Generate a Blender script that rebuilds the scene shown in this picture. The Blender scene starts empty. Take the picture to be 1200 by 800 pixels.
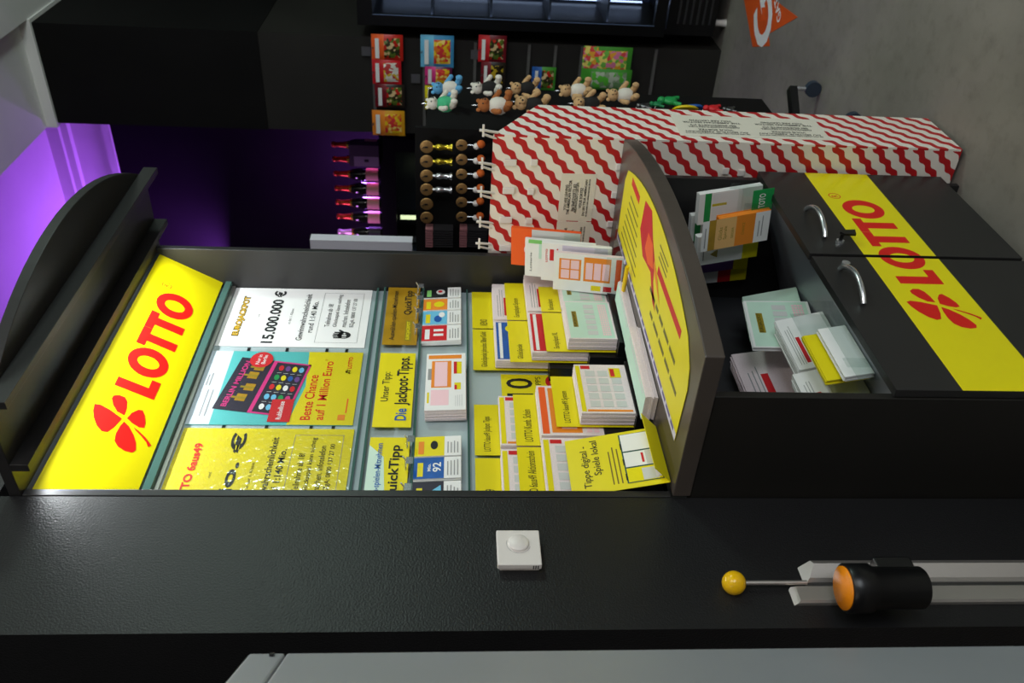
import bpy, bmesh, math, random
from mathutils import Matrix, Vector
random.seed(11)
sc = bpy.context.scene
COL = sc.collection
# ------------------------------------------------------------------ camera
F = 1012.0
YAW, PIT, ROL = math.radians(36.45), math.radians(4.09), math.radians(-0.884)
EYE = Vector((0, 0, 1.5))
_f = Vector((math.cos(YAW), math.sin(YAW), 0)); _r = Vector((math.sin(YAW), -math.cos(YAW), 0)); _d = Vector((0, 0, -1))
FWD = _f*math.cos(PIT) + _d*math.sin(PIT)
_d2 = _d*math.cos(PIT) - _f*math.sin(PIT)
RGT = _r*math.cos(ROL) + _d2*math.sin(ROL)
DWN = _d2*math.cos(ROL) - _r*math.sin(ROL)
cd = bpy.data.cameras.new('camera'); cam = bpy.data.objects.new('camera', cd); COL.objects.link(cam)
M = Matrix.Identity(4)
for i in range(3):
    M[i][0] = DWN[i]; M[i][1] = RGT[i]; M[i][2] = -FWD[i]; M[i][3] = EYE[i]
cam.matrix_world = M                      # the picture was taken with the camera turned on its side
cd.sensor_fit = 'HORIZONTAL'; cd.sensor_width = 36; cd.lens = F/1200*36; cd.clip_start = 0.02
cd.dof.use_dof = True; cd.dof.focus_distance = 2.05; cd.dof.aperture_fstop = 5.6
sc.camera = cam
# ------------------------------------------------------------------ world, lights, exposure
sc.view_settings.view_transform = 'Standard'; sc.view_settings.look = 'None'
sc.view_settings.gamma = 1.0; sc.view_settings.use_curve_mapping = False
sc.view_settings.exposure = 0.0
wd = bpy.data.worlds.new('world'); sc.world = wd; wd.use_nodes = True
wd.node_tree.nodes['Background'].inputs[0].default_value = (0.9, 0.95, 1.0, 1)
wd.node_tree.nodes['Background'].inputs[1].default_value = 0.012
def area(name, loc, target, sx, sy, power, col):
    l = bpy.data.lights.new(name, 'AREA'); l.shape = 'RECTANGLE'; l.size = sx; l.size_y = sy; l.energy = power; l.color = col
    o = bpy.data.objects.new(name, l); COL.objects.link(o); o.location = loc
    o.rotation_euler = (Vector(target) - Vector(loc)).to_track_quat('-Z', 'Y').to_euler(); return o
def bulb(loc, power, col, r=.22):
    l = bpy.data.lights.new('pendant_lamp', 'POINT'); l.energy = power; l.color = col; l.shadow_soft_size = r
    o = bpy.data.objects.new('pendant_lamp', l); COL.objects.link(o); o.location = loc
bulb((0.3, -1.7, 2.9), 54, (1.0, 0.94, 0.87))
bulb((3.5, -1.5, 2.5), 85, (0.76, 1.0, 0.88))
bulb((-2.4, 0.3, 2.8), 33, (1.0, 0.9, 0.8))
area('tray_fill', (-0.6, -3.9, 1.7), (1.8, 1.2, 0.9), 2.6, 1.9, 92, (0.88, 0.94, 1.0))   # added soft fill from behind the camera, brightens the open tray
# ------------------------------------------------------------------ picture rays
def ray(x, y): return FWD + RGT*((400-y)/F) + DWN*((x-600)/F)
def onX(x, y, v): d = ray(x, y); return EYE + d*(v/d.x)
def onY(x, y, v): d = ray(x, y); return EYE + d*(v/d.y)
def onZ(x, y, v): d = ray(x, y); return EYE + d*((v-1.5)/d.z)
# ------------------------------------------------------------------ materials
def lin(c):
    c = c/255.0
    return c/12.92 if c <= .04045 else ((c+.055)/1.055)**2.4
def L(r, g, b): return (lin(r), lin(g), lin(b), 1)
MATS = {}
def mat(name, rgb, rough=.6, metal=0, bump=None, var=None, emit=0, spec=.5, trans=0, ior=1.45):
    if name in MATS: return MATS[name]
    m = bpy.data.materials.new(name); m.use_nodes = True; nt = m.node_tree; p = nt.nodes['Principled BSDF']
    c = L(*rgb); p.inputs['Base Color'].default_value = c; p.inputs['Roughness'].default_value = rough
    p.inputs['Metallic'].default_value = metal; p.inputs['Specular IOR Level'].default_value = spec
    p.inputs['Transmission Weight'].default_value = trans; p.inputs['IOR'].default_value = ior
    if emit:
        p.inputs['Emission Color'].default_value = c; p.inputs['Emission Strength'].default_value = emit
    if bump or var:
        tc = nt.nodes.new('ShaderNodeTexCoord')
    if var:
        n = nt.nodes.new('ShaderNodeTexNoise'); n.inputs['Scale'].default_value = var[0]; n.inputs['Detail'].default_value = 6
        nt.links.new(tc.outputs['Object'], n.inputs['Vector'])
        r = nt.nodes.new('ShaderNodeValToRGB'); a = var[1]
        r.color_ramp.elements[0].position = .3; r.color_ramp.elements[1].position = .7
        r.color_ramp.elements[0].color = tuple(max(0, k*(1-a)) for k in c[:3])+(1,)
        r.color_ramp.elements[1].color = tuple(min(1, k*(1+a)) for k in c[:3])+(1,)
        nt.links.new(n.outputs['Fac'], r.inputs['Fac']); nt.links.new(r.outputs['Color'], p.inputs['Base Color'])
    if bump:
        n = nt.nodes.new('ShaderNodeTexNoise'); n.inputs['Scale'].default_value = bump[0]; n.inputs['Detail'].default_value = 3
        nt.links.new(tc.outputs['Object'], n.inputs['Vector'])
        b = nt.nodes.new('ShaderNodeBump'); b.inputs['Strength'].default_value = bump[1]; b.inputs['Distance'].default_value = .004
        nt.links.new(n.outputs['Fac'], b.inputs['Height']); nt.links.new(b.outputs['Normal'], p.inputs['Normal'])
    MATS[name] = m; return m
def clear_film(name, rough, bump=None, tint=(1, 1, 1), base=.04):
    """thin clear plastic: lets everything through and mirrors a little at grazing angles"""
    m = bpy.data.materials.new(name); m.use_nodes = True; nt = m.node_tree; nt.nodes.clear()
    o = nt.nodes.new('ShaderNodeOutputMaterial'); mx = nt.nodes.new('ShaderNodeMixShader')
    t = nt.nodes.new('ShaderNodeBsdfTransparent'); g = nt.nodes.new('ShaderNodeBsdfGlossy'); fr = nt.nodes.new('ShaderNodeLayerWeight')
    t.inputs[0].default_value = (*tint, 1); g.inputs['Roughness'].default_value = rough; fr.inputs[0].default_value = .5
    pw = nt.nodes.new('ShaderNodeMath'); pw.operation = 'POWER'; pw.inputs[1].default_value = 4.0
    ad = nt.nodes.new('ShaderNodeMath'); ad.operation = 'MULTIPLY_ADD'; ad.inputs[1].default_value = .8; ad.inputs[2].default_value = base
    nt.links.new(fr.outputs['Facing'], pw.inputs[0]); nt.links.new(pw.outputs[0], ad.inputs[0]); nt.links.new(ad.outputs[0], mx.inputs[0]); nt.links.new(t.outputs[0], mx.inputs[1]); nt.links.new(g.outputs[0], mx.inputs[2])
    nt.links.new(mx.outputs[0], o.inputs[0])
    if bump:
        tc = nt.nodes.new('ShaderNodeTexCoord'); n = nt.nodes.new('ShaderNodeTexNoise'); n.inputs['Scale'].default_value = bump[0]
        b = nt.nodes.new('ShaderNodeBump'); b.inputs['Strength'].default_value = bump[1]; b.inputs['Distance'].default_value = .01
        nt.links.new(tc.outputs['Object'], n.inputs['Vector']); nt.links.new(n.outputs['Fac'], b.inputs['Height'])
        for q in (g, fr): nt.links.new(b.outputs['Normal'], q.inputs['Normal'])
    MATS[name] = m; return m
ANTH = mat('anthracite laminate', (38, 37, 37), .38, bump=(900, .05), var=(6, .06))
ANTHD = mat('anthracite inner board', (50, 51, 53), .42, var=(5, .08))
DESKM = mat('desk laminate', (76, 68, 62), .3, bump=(700, .05), var=(8, .06))
WALLM = mat('black wall paint', (25, 25, 26), .40, bump=(240, .30), var=(4, .12))
BLACKW = mat('black board', (19, 18, 18), .7, var=(3, .15), spec=.15)
BLACKB = mat('warm black board', (34, 32, 29), .6, var=(3, .15))
WHITEW = mat('white ceiling paint', (232, 230, 228), .7, var=(2, .05))
BACKP = mat('pale grey back board', (176, 192, 194), .25, var=(5, .05))
YEL = mat('signal yellow', (236, 222, 8), .32, var=(5, .02))
YELP = mat('yellow print', (232, 216, 20), .4, var=(9, .03))
GOLDP = mat('gold brown print', (172, 132, 24), .35, var=(18, .15))
RED = mat('lotto red', (222, 26, 20), .35)
REDP = mat('red print', (205, 30, 38), .5)
PINK = mat('pale pink print', (247, 205, 212), .6)
ORANGE = mat('orange print', (238, 140, 40), .5)
ORANGE2 = mat('orange red print', (240, 96, 34), .5)
WHITE = mat('white paper', (238, 238, 236), .6, var=(15, .02))
PAPER = mat('paper edge', (236, 222, 222), .7, bump=(1200, .2), var=(250, .06))
MINT = mat('mint paper', (196, 226, 208), .6, var=(20, .03))
GREYP = mat('grey print', (150, 150, 150), .6)
LGREYP = mat('light grey print', (205, 206, 204), .6)
INK = mat('black ink', (22, 22, 24), .5)
BLUE = mat('blue print', (30, 90, 170), .45, var=(40, .2))
LBLUE = mat('light blue print', (110, 190, 225), .45)
TEAL = mat('teal print', (90, 190, 188), .4, var=(8, .06))
MAGENTA = mat('magenta print', (214, 50, 130), .45)
NAVY = mat('dark navy print', (40, 34, 52), .45)
GREEN = mat('green print', (30, 150, 76), .45)
LGREEN = mat('light green print', (130, 200, 110), .5)
PURPLE = mat('purple print', (110, 70, 140), .5)
OLIVE = mat('olive gold print', (150, 130, 30), .4)
LILAC = mat('pale lilac print', (214, 208, 226), .5)
CHROME = mat('chrome', (225, 228, 232), .24, metal=.9)
ALU = mat('brushed aluminium', (205, 200, 194), .38, metal=.85, bump=(300, .05))
STEEL = mat('dull steel', (120, 120, 122), .35, metal=1)
PLASTB = mat('black plastic', (18, 18, 19), .3, bump=(500, .05))
PLASTW = mat('white plastic', (226, 220, 214), .35)
BRASS = mat('gold metal', (214, 190, 60), .25, metal=.9)
COPPER = mat('bronze coin', (176, 136, 84), .35, metal=.6, bump=(260, .4))
AMBER = mat('amber reflector', (240, 140, 20), .2, bump=(600, .3))
FILM = clear_film('clear sleeve', .10, (9, .10))
FILM2 = clear_film('wrinkled clear sleeve', .12, (45, .22), base=.05)
ACRYL = clear_film('clear acrylic', .04, None, (.93, .96, .95), .05)
GLASSG = clear_film('green edged glass', .03, None, (.72, .9, .84), .05)
GREENEDGE = mat('green glass edge', (64, 96, 88), .15)
# ------------------------------------------------------------------ mesh builder
class MB:
    def __init__(s): s.v = []; s.f = []; s.m = []; s.sm = []; s.X = None
    def add(s, vs, fs, mi=0, smooth=False):
        o = len(s.v)
        s.v += [tuple(s.X @ Vector(p)) if s.X is not None else tuple(p) for p in vs]
        for f in fs: s.f.append(tuple(o+i for i in f)); s.m.append(mi); s.sm.append(smooth)
        return s
    def box(s, x0, x1, y0, y1, z0, z1, mi=0):
        return s.add([(x0, y0, z0), (x1, y0, z0), (x1, y1, z0), (x0, y1, z0), (x0, y0, z1), (x1, y0, z1), (x1, y1, z1), (x0, y1, z1)],
                     [(0, 3, 2, 1), (4, 5, 6, 7), (0, 1, 5, 4), (1, 2, 6, 5), (2, 3, 7, 6), (3, 0, 4, 7)], mi)
    def prism(s, poly, z0, z1, mi=0):
        n = len(poly)
        return s.add([(x, y, z0) for x, y in poly]+[(x, y, z1) for x, y in poly],
                     [tuple(reversed(range(n))), tuple(range(n, 2*n))]+[(i, (i+1) % n, n+(i+1) % n, n+i) for i in range(n)], mi)
    def tube(s, path, r, seg=10, mi=0, cap=True):
        path = [Vector(p) for p in path]; n = len(path); rr = r if isinstance(r, (list, tuple)) else [r]*n
        vs = []; up = None
        for i, p in enumerate(path):
            t = (path[min(i+1, n-1)]-path[max(i-1, 0)]).normalized()
            if up is None: up = t.orthogonal().normalized()
            a = (up-t*up.dot(t)).normalized(); b = t.cross(a); up = a
            for k in range(seg):
                w = 2*math.pi*k/seg; vs.append(tuple(p+(a*math.cos(w)+b*math.sin(w))*rr[i]))
        fs = [(i*seg+k, i*seg+(k+1) % seg, (i+1)*seg+(k+1) % seg, (i+1)*seg+k) for i in range(n-1) for k in range(seg)]
        s.add(vs, fs, mi, True)
        if cap:
            s.add([vs[k] for k in range(seg)], [tuple(reversed(range(seg)))], mi); s.add([vs[(n-1)*seg+k] for k in range(seg)], [tuple(range(seg))], mi)
        return s
    def lathe(s, prof, c=(0, 0, 0), seg=18, mi=0):
        """prof: (radius, height) pairs about local Z"""
        n = len(prof); vs = []
        for r, h in prof:
            for k in range(seg):
                w = 2*math.pi*k/seg; vs.append((c[0]+r*math.cos(w), c[1]+r*math.sin(w), c[2]+h))
        fs = [(i*seg+k, i*seg+(k+1) % seg, (i+1)*seg+(k+1) % seg, (i+1)*seg+k) for i in range(n-1) for k in range(seg)]
        s.add(vs, fs, mi, True)
        if prof[0][0] > 1e-6: s.add(vs[:seg], [tuple(reversed(range(seg)))], mi)
        if prof[-1][0] > 1e-6: s.add(vs[-seg:], [tuple(range(seg))], mi)
        return s
    def ball(s, c, r, seg=14, rings=9, mi=0):
        if not isinstance(r, (list, tuple)): r = (r, r, r)
        vs = []
        for i in range(rings+1):
            t = math.pi*i/rings
            for k in range(seg):
                w = 2*math.pi*k/seg
                vs.append((c[0]+r[0]*math.sin(t)*math.cos(w), c[1]+r[1]*math.sin(t)*math.sin(w), c[2]+r[2]*math.cos(t)))
        fs = [(i*seg+k, (i+1)*seg+k, (i+1)*seg+(k+1) % seg, i*seg+(k+1) % seg) for i in range(rings) for k in range(seg)]
        return s.add(vs, fs, mi, True)
    def mesh(s, name, mats):
        me = bpy.data.meshes.new(name); me.from_pydata(s.v, [], s.f)
        for m in (mats if isinstance(mats, (list, tuple)) else [mats]): me.materials.append(m)
        for p, mi, sm in zip(me.polygons, s.m, s.sm): p.material_index = mi; p.use_smooth = sm
        me.update(); return me
    def build(s, name, mats, parent=None, Mx=None, bevel=0):
        return put(name, s.mesh(name, mats), parent, Mx, bevel)
def put(name, me, parent=None, Mx=None, bevel=0):
    o = bpy.data.objects.new(name, me); COL.objects.link(o)
    if parent: o.parent = parent
    if Mx is not None: o.matrix_basis = Mx
    if bevel:
        b = o.modifiers.new('bevel', 'BEVEL'); b.width = bevel; b.segments = 2; b.limit_method = 'ANGLE'
    return o
def tag(o, label, cat, group=None):
    o['label'] = label; o['category'] = cat
    if group: o['group'] = group
    return o
def struct(o): o['kind'] = 'structure'; return o
def thing(name, label, cat, Mx=None, group=None):
    o = bpy.data.objects.new(name, None); COL.objects.link(o); o.empty_display_size = .05
    if Mx is not None: o.matrix_basis = Mx
    return tag(o, label, cat, group)
def T(x, y, z): return Matrix.Translation((x, y, z))
def fr(O, ex, ey):
    ex = Vector(ex).normalized(); ey = Vector(ey); ey = (ey-ex*ey.dot(ex)).normalized(); ez = ex.cross(ey); m = Matrix.Identity(4)
    for i in range(3): m[i][0] = ex[i]; m[i][1] = ey[i]; m[i][2] = ez[i]; m[i][3] = O[i]
    return m
def front(x, y, z, lean=0, turn=0):
    """frame on a surface facing the viewer's side (-Y): local x right, y up, z outwards; lean = top leans back, degrees"""
    a = math.radians(lean); t = math.radians(turn)
    ex = Vector((math.cos(t), math.sin(t), 0)); back = Vector((-math.sin(t), math.cos(t), 0))
    return fr((x, y, z), ex, back*math.sin(a)+Vector((0, 0, math.cos(a))))
def side(x, y, z, lean=0, tilt=0):
    """frame on a surface facing -X: local x towards -Y, y up, z towards -X"""
    a = math.radians(lean); t = math.radians(tilt)
    return fr((x, y, z), (0, -math.cos(t), math.sin(t)), (math.sin(a), math.sin(t), math.cos(a)))
def local(Mx, x, y):
    """where the picture ray meets the frame's plane, in the frame's x, y"""
    O = Mx.translation; n = Vector((Mx[0][2], Mx[1][2], Mx[2][2])); d = ray(x, y)
    P = EYE + d*((O-EYE).dot(n)/d.dot(n)); q = Mx.inverted() @ P
    return q.x, q.y
# ------------------------------------------------------------------ print and lettering
_tc = {}
def glyphs(s, bold=0.0):
    k = (s, bold)
    if k in _tc: return _tc[k]
    cu = bpy.data.curves.new('lettering', 'FONT'); cu.body = s; cu.size = 1; cu.offset = bold; cu.resolution_u = 3; cu.fill_mode = 'FRONT'
    ob = bpy.data.objects.new('lettering', cu); me = bpy.data.meshes.new_from_object(ob)
    vs = [(v.co.x, v.co.y) for v in me.vertices]; fs = [tuple(p.vertices) for p in me.polygons]
    bpy.data.objects.remove(ob); bpy.data.curves.remove(cu); bpy.data.meshes.remove(me)
    x0 = min(v[0] for v in vs); x1 = max(v[0] for v in vs); y0 = min(v[1] for v in vs); y1 = max(v[1] for v in vs)
    _tc[k] = ([((a-x0)/(x1-x0), (b-y0)/(y1-y0)) for a, b in vs], fs, (x1-x0), (y1-y0)); return _tc[k]
CLOVER = [
[(-0.02, 0.03), (0.11, 0.36), (0.16, 0.6), (0.11, 0.72), (-0.1, 0.68), (-0.3, 0.6), (-0.51, 0.46), (-0.62, 0.31), (-0.58, 0.19), (-0.35, 0.1)] ,
[(0.11, 0.01), (0.36, 0.03), (0.56, 0.08), (0.68, 0.17), (0.68, 0.32), (0.59, 0.43), (0.48, 0.43), (0.3, 0.34), (0.14, 0.19)] ,
[(0.05, -0.07), (0.28, -0.12), (0.45, -0.23), (0.48, -0.32), (0.33, -0.42), (0.11, -0.5), (-0.05, -0.51), (-0.09, -0.4), (-0.04, -0.22)] ,
[(-0.08, -0.04), (-0.18, -0.19), (-0.38, -0.36), (-0.59, -0.48), (-0.8, -0.54), (-0.91, -0.49), (-0.94, -0.33), (-0.89, -0.15), (-0.76, -0.03), (-0.54, 0.01), (-0.29, -0.0)] ,
[(-0.14, -0.28), (-0.2, -0.42), (-0.32, -0.62), (-0.43, -0.75), (-0.5, -0.82), (-0.58, -0.76), (-0.46, -0.69), (-0.33, -0.53), (-0.22, -0.36)] ,]
class Print(MB):
    """flat ink on a card: everything at tiny steps in front of local z = 0"""
    def __init__(s, z=0.0): super().__init__(); s.mats = []; s.z = z
    def mi(s, m):
        if m not in s.mats: s.mats.append(m)
        return s.mats.index(m)
    def h(s, l): return s.z+.0003*(l+1)
    def poly(s, pts, m, l=0):
        z = s.h(l); n = len(pts)
        a = sum(pts[i][0]*pts[(i+1) % n][1]-pts[(i+1) % n][0]*pts[i][1] for i in range(n))
        if a < 0: pts = list(reversed(pts))
        s.add([(x, y, z) for x, y in pts], [tuple(range(n))], s.mi(m)); return s
    def rect(s, x0, y0, x1, y1, m, l=0): return s.poly([(x0, y0), (x1, y0), (x1, y1), (x0, y1)], m, l)
    def oval(s, x, y, rx, ry, m, l=0, n=18): return s.poly([(x+rx*math.cos(2*math.pi*k/n), y+ry*math.sin(2*math.pi*k/n)) for k in range(n)], m, l)
    def ring(s, x0, y0, x1, y1, t, m, l=0):
        s.rect(x0, y0, x1, y0+t, m, l); s.rect(x0, y1-t, x1, y1, m, l); s.rect(x0, y0+t, x0+t, y1-t, m, l); return s.rect(x1-t, y0+t, x1, y1-t, m, l)
    def circ(s, x, y, r, t, m, l=0, n=24, ry=None):
        ry = ry or r
        for k in range(n):
            a, b = 2*math.pi*k/n, 2*math.pi*(k+1)/n
            s.poly([(x+r*math.cos(a), y+ry*math.sin(a)), (x+r*math.cos(b), y+ry*math.sin(b)), (x+(r-t)*math.cos(b), y+(ry-t)*math.sin(b)), (x+(r-t)*math.cos(a), y+(ry-t)*math.sin(a))], m, l)
        return s
    def text(s, t, x, y, h, m, w=None, bold=.0, l=1, anchor=0, ang=0, shear=0):
        """x, y = lower left corner (anchor 0) or lower centre (0.5); h = height of the ink, w = width or natural"""
        vs, fs, gw, gh = glyphs(t, bold); w = w or gw/gh*h; z = s.h(l); c, sn = math.cos(ang), math.sin(ang); out = []
        for a, b in vs:
            u = (a-anchor)*w+shear*b*h; v = b*h; out.append((x+u*c-v*sn, y+u*sn+v*c, z))
        s.add(out, fs, s.mi(m)); return s
    def text_px(s, Mx, t, bl, tr, m, bold=0, l=1):
        x0, y0 = local(Mx, *bl); x1, y1 = local(Mx, *tr); return s.text(t, x0, y0, y1-y0, m, x1-x0, bold, l)
    def lines(s, x, y, w, n, dy, th, m, l=0, seed=0):
        rn = random.Random(seed)
        for i in range(n): s.rect(x, y-i*dy, x+w*(.7+.3*rn.random()), y-i*dy+th, m, l)
        return s
    def lotto(s, x, y, w, h, m, l=1):
        def oo(cx, ww):
            n = 28; z = s.h(l); a, b = ww/2, h*.52; a2, b2 = a-w*.072, b-h*.235; cy = y+h/2
            for k in range(n):
                p, q = 2*math.pi*k/n, 2*math.pi*(k+1)/n
                s.poly([(cx+a*math.cos(p), cy+b*math.sin(p)), (cx+a*math.cos(q), cy+b*math.sin(q)), (cx+a2*math.cos(q), cy+b2*math.sin(q)), (cx+a2*math.cos(p), cy+b2*math.sin(p))], m, l)
        def tt(x0, ww): s.poly([(x0, y+h), (x0, y+h*.77), (x0+ww*.5-w*.037, y+h*.77), (x0+ww*.5-w*.037, y), (x0+ww*.5+w*.037, y), (x0+ww*.5+w*.037, y+h*.77), (x0+ww, y+h*.77), (x0+ww, y+h)], m, l)
        s.poly([(x, y), (x+w*.150, y), (x+w*.150, y+h*.23), (x+w*.076, y+h*.23), (x+w*.076, y+h), (x, y+h)], m, l)
        oo(x+w*.280, w*.250); tt(x+w*.408, w*.170); tt(x+w*.580, w*.170); oo(x+w*.878, w*.250)
    def clover(s, x, y, r, m, l=1):
        for q in CLOVER: s.poly([(x+r*u, y+r*v) for u, v in q], m, l)
    def done(s, parent, name='print'): return s.build(name, s.mats, parent)
def plate(w, h, t, name, m, Mx, label=None, cat=None, group=None, parent=None):
    o = MB().box(0, w, 0, h, -t, 0).build(name, m, parent, Mx)
    if label: tag(o, label, cat, group)
    return o
def stack(w, h, t, n, name, m, Mx, label, cat, group=None, jit=.0015, seed=0):
    """a pile of sheets standing on edge: local z from -t (back) to 0 (front)"""
    rn = random.Random(seed); b = MB(); d = t/n
    for i in range(n):
        jx, jy = rn.uniform(-jit, jit), rn.uniform(-jit, jit)
        if i == n-1: jx = jy = 0
        b.box(jx, w+jx, jy, h+jy, -t+i*d, -t+(i+.92)*d if i < n-1 else 0)
    return tag(b.build(name, m, None, Mx), label, cat, group)
def slip_print(o, w, h, kind, seed=0):
    """the printed boxes of a lottery play slip"""
    P = Print(); rn = random.Random(seed)
    def grid(x0, y0, x1, y1, nx, ny, m, bg=None):
        if bg: P.rect(x0, y0, x1, y1, bg, 1)
        cw, ch = (x1-x0)/nx, (y1-y0)/ny
        for i in range(nx):
            for j in range(ny): P.rect(x0+cw*(i+.12), y0+ch*(j+.12), x0+cw*(i+.88), y0+ch*(j+.88), m, 2)
    if kind == 'euro':
        P.rect(.02*w, .04*h, .98*w, .96*h, MINT); P.rect(.30*w, .76*h, .72*w, .86*h, OLIVE, 1)
        P.text('EUROJACKPOT', .31*w, .775*h, .07*h, INK, .40*w, .01, 2)
        grid(.08*w, .34*h, .92*w, .62*h, 6, 1, LGREYP); grid(.08*w, .10*h, .92*w, .28*h, 16, 4, PINK)
    elif kind == 'lotto':
        P.rect(.03*w, .90*h, .97*w, .985*h, YELP); P.rect(.03*w, .04*h, .07*w, .88*h, ORANGE); P.rect(.90*w, .70*h, .97*w, .88*h, REDP, 1)
        grid(.10*w, .10*h, .88*w, .84*h, 5, 3, LGREYP); P.rect(.72*w, .12*h, .92*w, .34*h, YELP, 3); P.rect(.74*w, .24*h, .90*w, .32*h, REDP, 4)
    elif kind == 'pink':
        P.rect(.03*w, .86*h, .97*w, .97*h, ORANGE2); P.rect(.05*w, .34*h, .95*w, .82*h, ORANGE); grid(.09*w, .38*h, .91*w, .70*h, 3, 1, PINK)
        grid(.05*w, .06*h, .55*w, .28*h, 8, 2, PINK); P.rect(.62*w, .08*h, .78*w, .26*h, YELP, 2); P.rect(.80*w, .08*h, .94*w, .26*h, REDP, 2)
    elif kind == 'blue':
        P.rect(.03*w, .1*h, .97*w, .97*h, BLUE); P.oval(.80*w, .62*h, .11*w, .17*h, YELP, 1); P.oval(.84*w, .55*h, .08*w, .12*h, ORANGE2, 2)
        P.rect(.05*w, .86*h, .95*w, .92*h, WHITE, 1); P.text('GlücksSpirale', .05*w, .2*h, .28*h, WHITE, .62*w, .01, 2)
    elif kind == 'red':
        P.rect(.03*w, .1*h, .97*w, .97*h, REDP); P.rect(.05*w, .86*h, .95*w, .92*h, WHITE, 1); P.text('KENO', .06*w, .25*h, .3*h, WHITE, .5*w, .02, 2)
    elif kind == 'plain':
        P.lines(.08*w, .9*h, .8*w, 3, .05*h, .012*h, GREYP, 0, seed); P.rect(.1*w, .7*h, .6*w, .78*h, REDP)
    o2 = P.done(o); return o2
# ================================================================== SETTING
def floor_material():
    m = bpy.data.materials.new('worn concrete'); m.use_nodes = True; nt = m.node_tree; p = nt.nodes['Principled BSDF']
    tc = nt.nodes.new('ShaderNodeTexCoord'); p.inputs['Roughness'].default_value = .5
    def ns(scale, det):
        n = nt.nodes.new('ShaderNodeTexNoise'); n.inputs['Scale'].default_value = scale; n.inputs['Detail'].default_value = det; n.inputs['Roughness'].default_value = .65
        nt.links.new(tc.outputs['Object'], n.inputs['Vector']); return n
    a, b = ns(1.1, 8), ns(14, 6)
    r = nt.nodes.new('ShaderNodeValToRGB'); r.color_ramp.elements[0].position = .32; r.color_ramp.elements[1].position = .70
    r.color_ramp.elements[0].color = L(118, 113, 106); r.color_ramp.elements[1].color = L(150, 143, 134)
    r2 = nt.nodes.new('ShaderNodeValToRGB'); r2.color_ramp.elements[0].position = .25; r2.color_ramp.elements[1].position = .5
    r2.color_ramp.elements[0].color = (.6, .6, .6, 1); r2.color_ramp.elements[1].color = (1, 1, 1, 1)
    mx = nt.nodes.new('ShaderNodeMix'); mx.data_type = 'RGBA'; mx.blend_type = 'MULTIPLY'; mx.inputs[0].default_value = .6
    nt.links.new(a.outputs['Fac'], r.inputs['Fac']); nt.links.new(b.outputs['Fac'], r2.inputs['Fac'])
    nt.links.new(r.outputs['Color'], mx.inputs[6]); nt.links.new(r2.outputs['Color'], mx.inputs[7]); nt.links.new(mx.outputs[2], p.inputs['Base Color'])
    bp = nt.nodes.new('ShaderNodeBump'); bp.inputs['Strength'].default_value = .1; nt.links.new(b.outputs['Fac'], bp.inputs['Height']); nt.links.new(bp.outputs['Normal'], p.inputs['Normal'])
    return m
struct(MB().box(-4, 8, -5, 6, -.1, 0).build('floor', floor_material()))
WY = 1.358                                       # front of the painted wall
CL, CR = 1.282, 2.283                            # outer sides of the lottery furniture
w = struct(MB().box(.951, CL-.003, WY, 2.3, 0, 4.6).build('wall_left', WALLM))
struct(MB().box(CL-.003, 1.60, WY+.001, 2.3, 2.42, 4.6).build('wall_above', mat('lit wall grey', (66, 66, 66), .6)))  # light falling on the wall above the canopy is put into this grey
struct(MB().box(CL-.003, 2.25, 1.52, 1.60, 0, 2.42).build('wall_behind', BLACKW))
BX, BY0, BY1 = 4.82, 1.50, 2.06                  # the black bulkhead block with the sweets wall
struct(MB().box(BX, 6.3, BY0, BY1, 2.57, 3.75).build('wall_bulkhead', BLACKW))
struct(MB().box(BX+.004, 6.3, BY0+.004, BY1-.004, 0, 2.57).build('wall_sweets', BLACKB))
struct(MB().box(BX-.02, 6.3, BY0-.02, BY1+.02, 3.75, 3.81).build('trim_1', WHITEW))
struct(MB().box(-4, 8, -5, 2.08, 3.81, 3.95).build('ceiling', WHITEW))
struct(MB().box(-4, 8, -5, 1.48, 3.76, 3.81).build('ceiling_beam', WHITEW))
struct(MB().box(2.28, 6.5, 2.08, 6, 4.5, 4.6).build('ceiling_high', WHITEW))
struct(MB().box(6.3, 6.4, 1.4, 6, 0, 4.08).build('wall_back', mat('matt black wall', (26, 23, 26), .9, spec=.05, var=(3, .1))))
struct(MB().box(6.3, 6.4, 2.0, 6, 4.08, 4.5).build('wall_back_top', WHITEW))
struct(MB().box(6.27, 6.3, 2.07, 6, 4.07, 4.12).build('trim_2', WHITEW)); struct(MB().box(6.24, 6.3, 2.07, 6, 4.36, 4.41).build('trim_3', WHITEW)); struct(MB().box(6.2, 6.3, 2.07, 6, 4.41, 4.5).build('trim_4', WHITEW))
struct(MB().box(2.0, 6.4, 5.0, 5.1, 0, 4.6).build('wall_far', BLACKW))
struct(MB().box(6.35, 6.45, -5, 1.5, 0, 3.81).build('wall_right', BLACKW))
# ================================================================== LOTTERY FURNITURE
def rel(parent, Mx): return parent.matrix_basis.inverted() @ Mx
TH = .018
IL, IR = CL+TH, CR-TH                            # inner faces
YB = 1.486                                       # face of the pale back board
DZ = 1.017                                       # top of the writing desk
def arc(x0, x1, yc, ym, n=22):
    """front edge bulging from (x0,yc) over ym in the middle to (x1,yc)"""
    c = (x0+x1)/2; h = (x1-x0)/2; s = yc-ym; R = (h*h+s*s)/(2*s)
    return [(x, ym+R-math.sqrt(max(0, R*R-(x-c)**2))) for x in (x0+(x1-x0)*i/n for i in range(n+1))]
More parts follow.
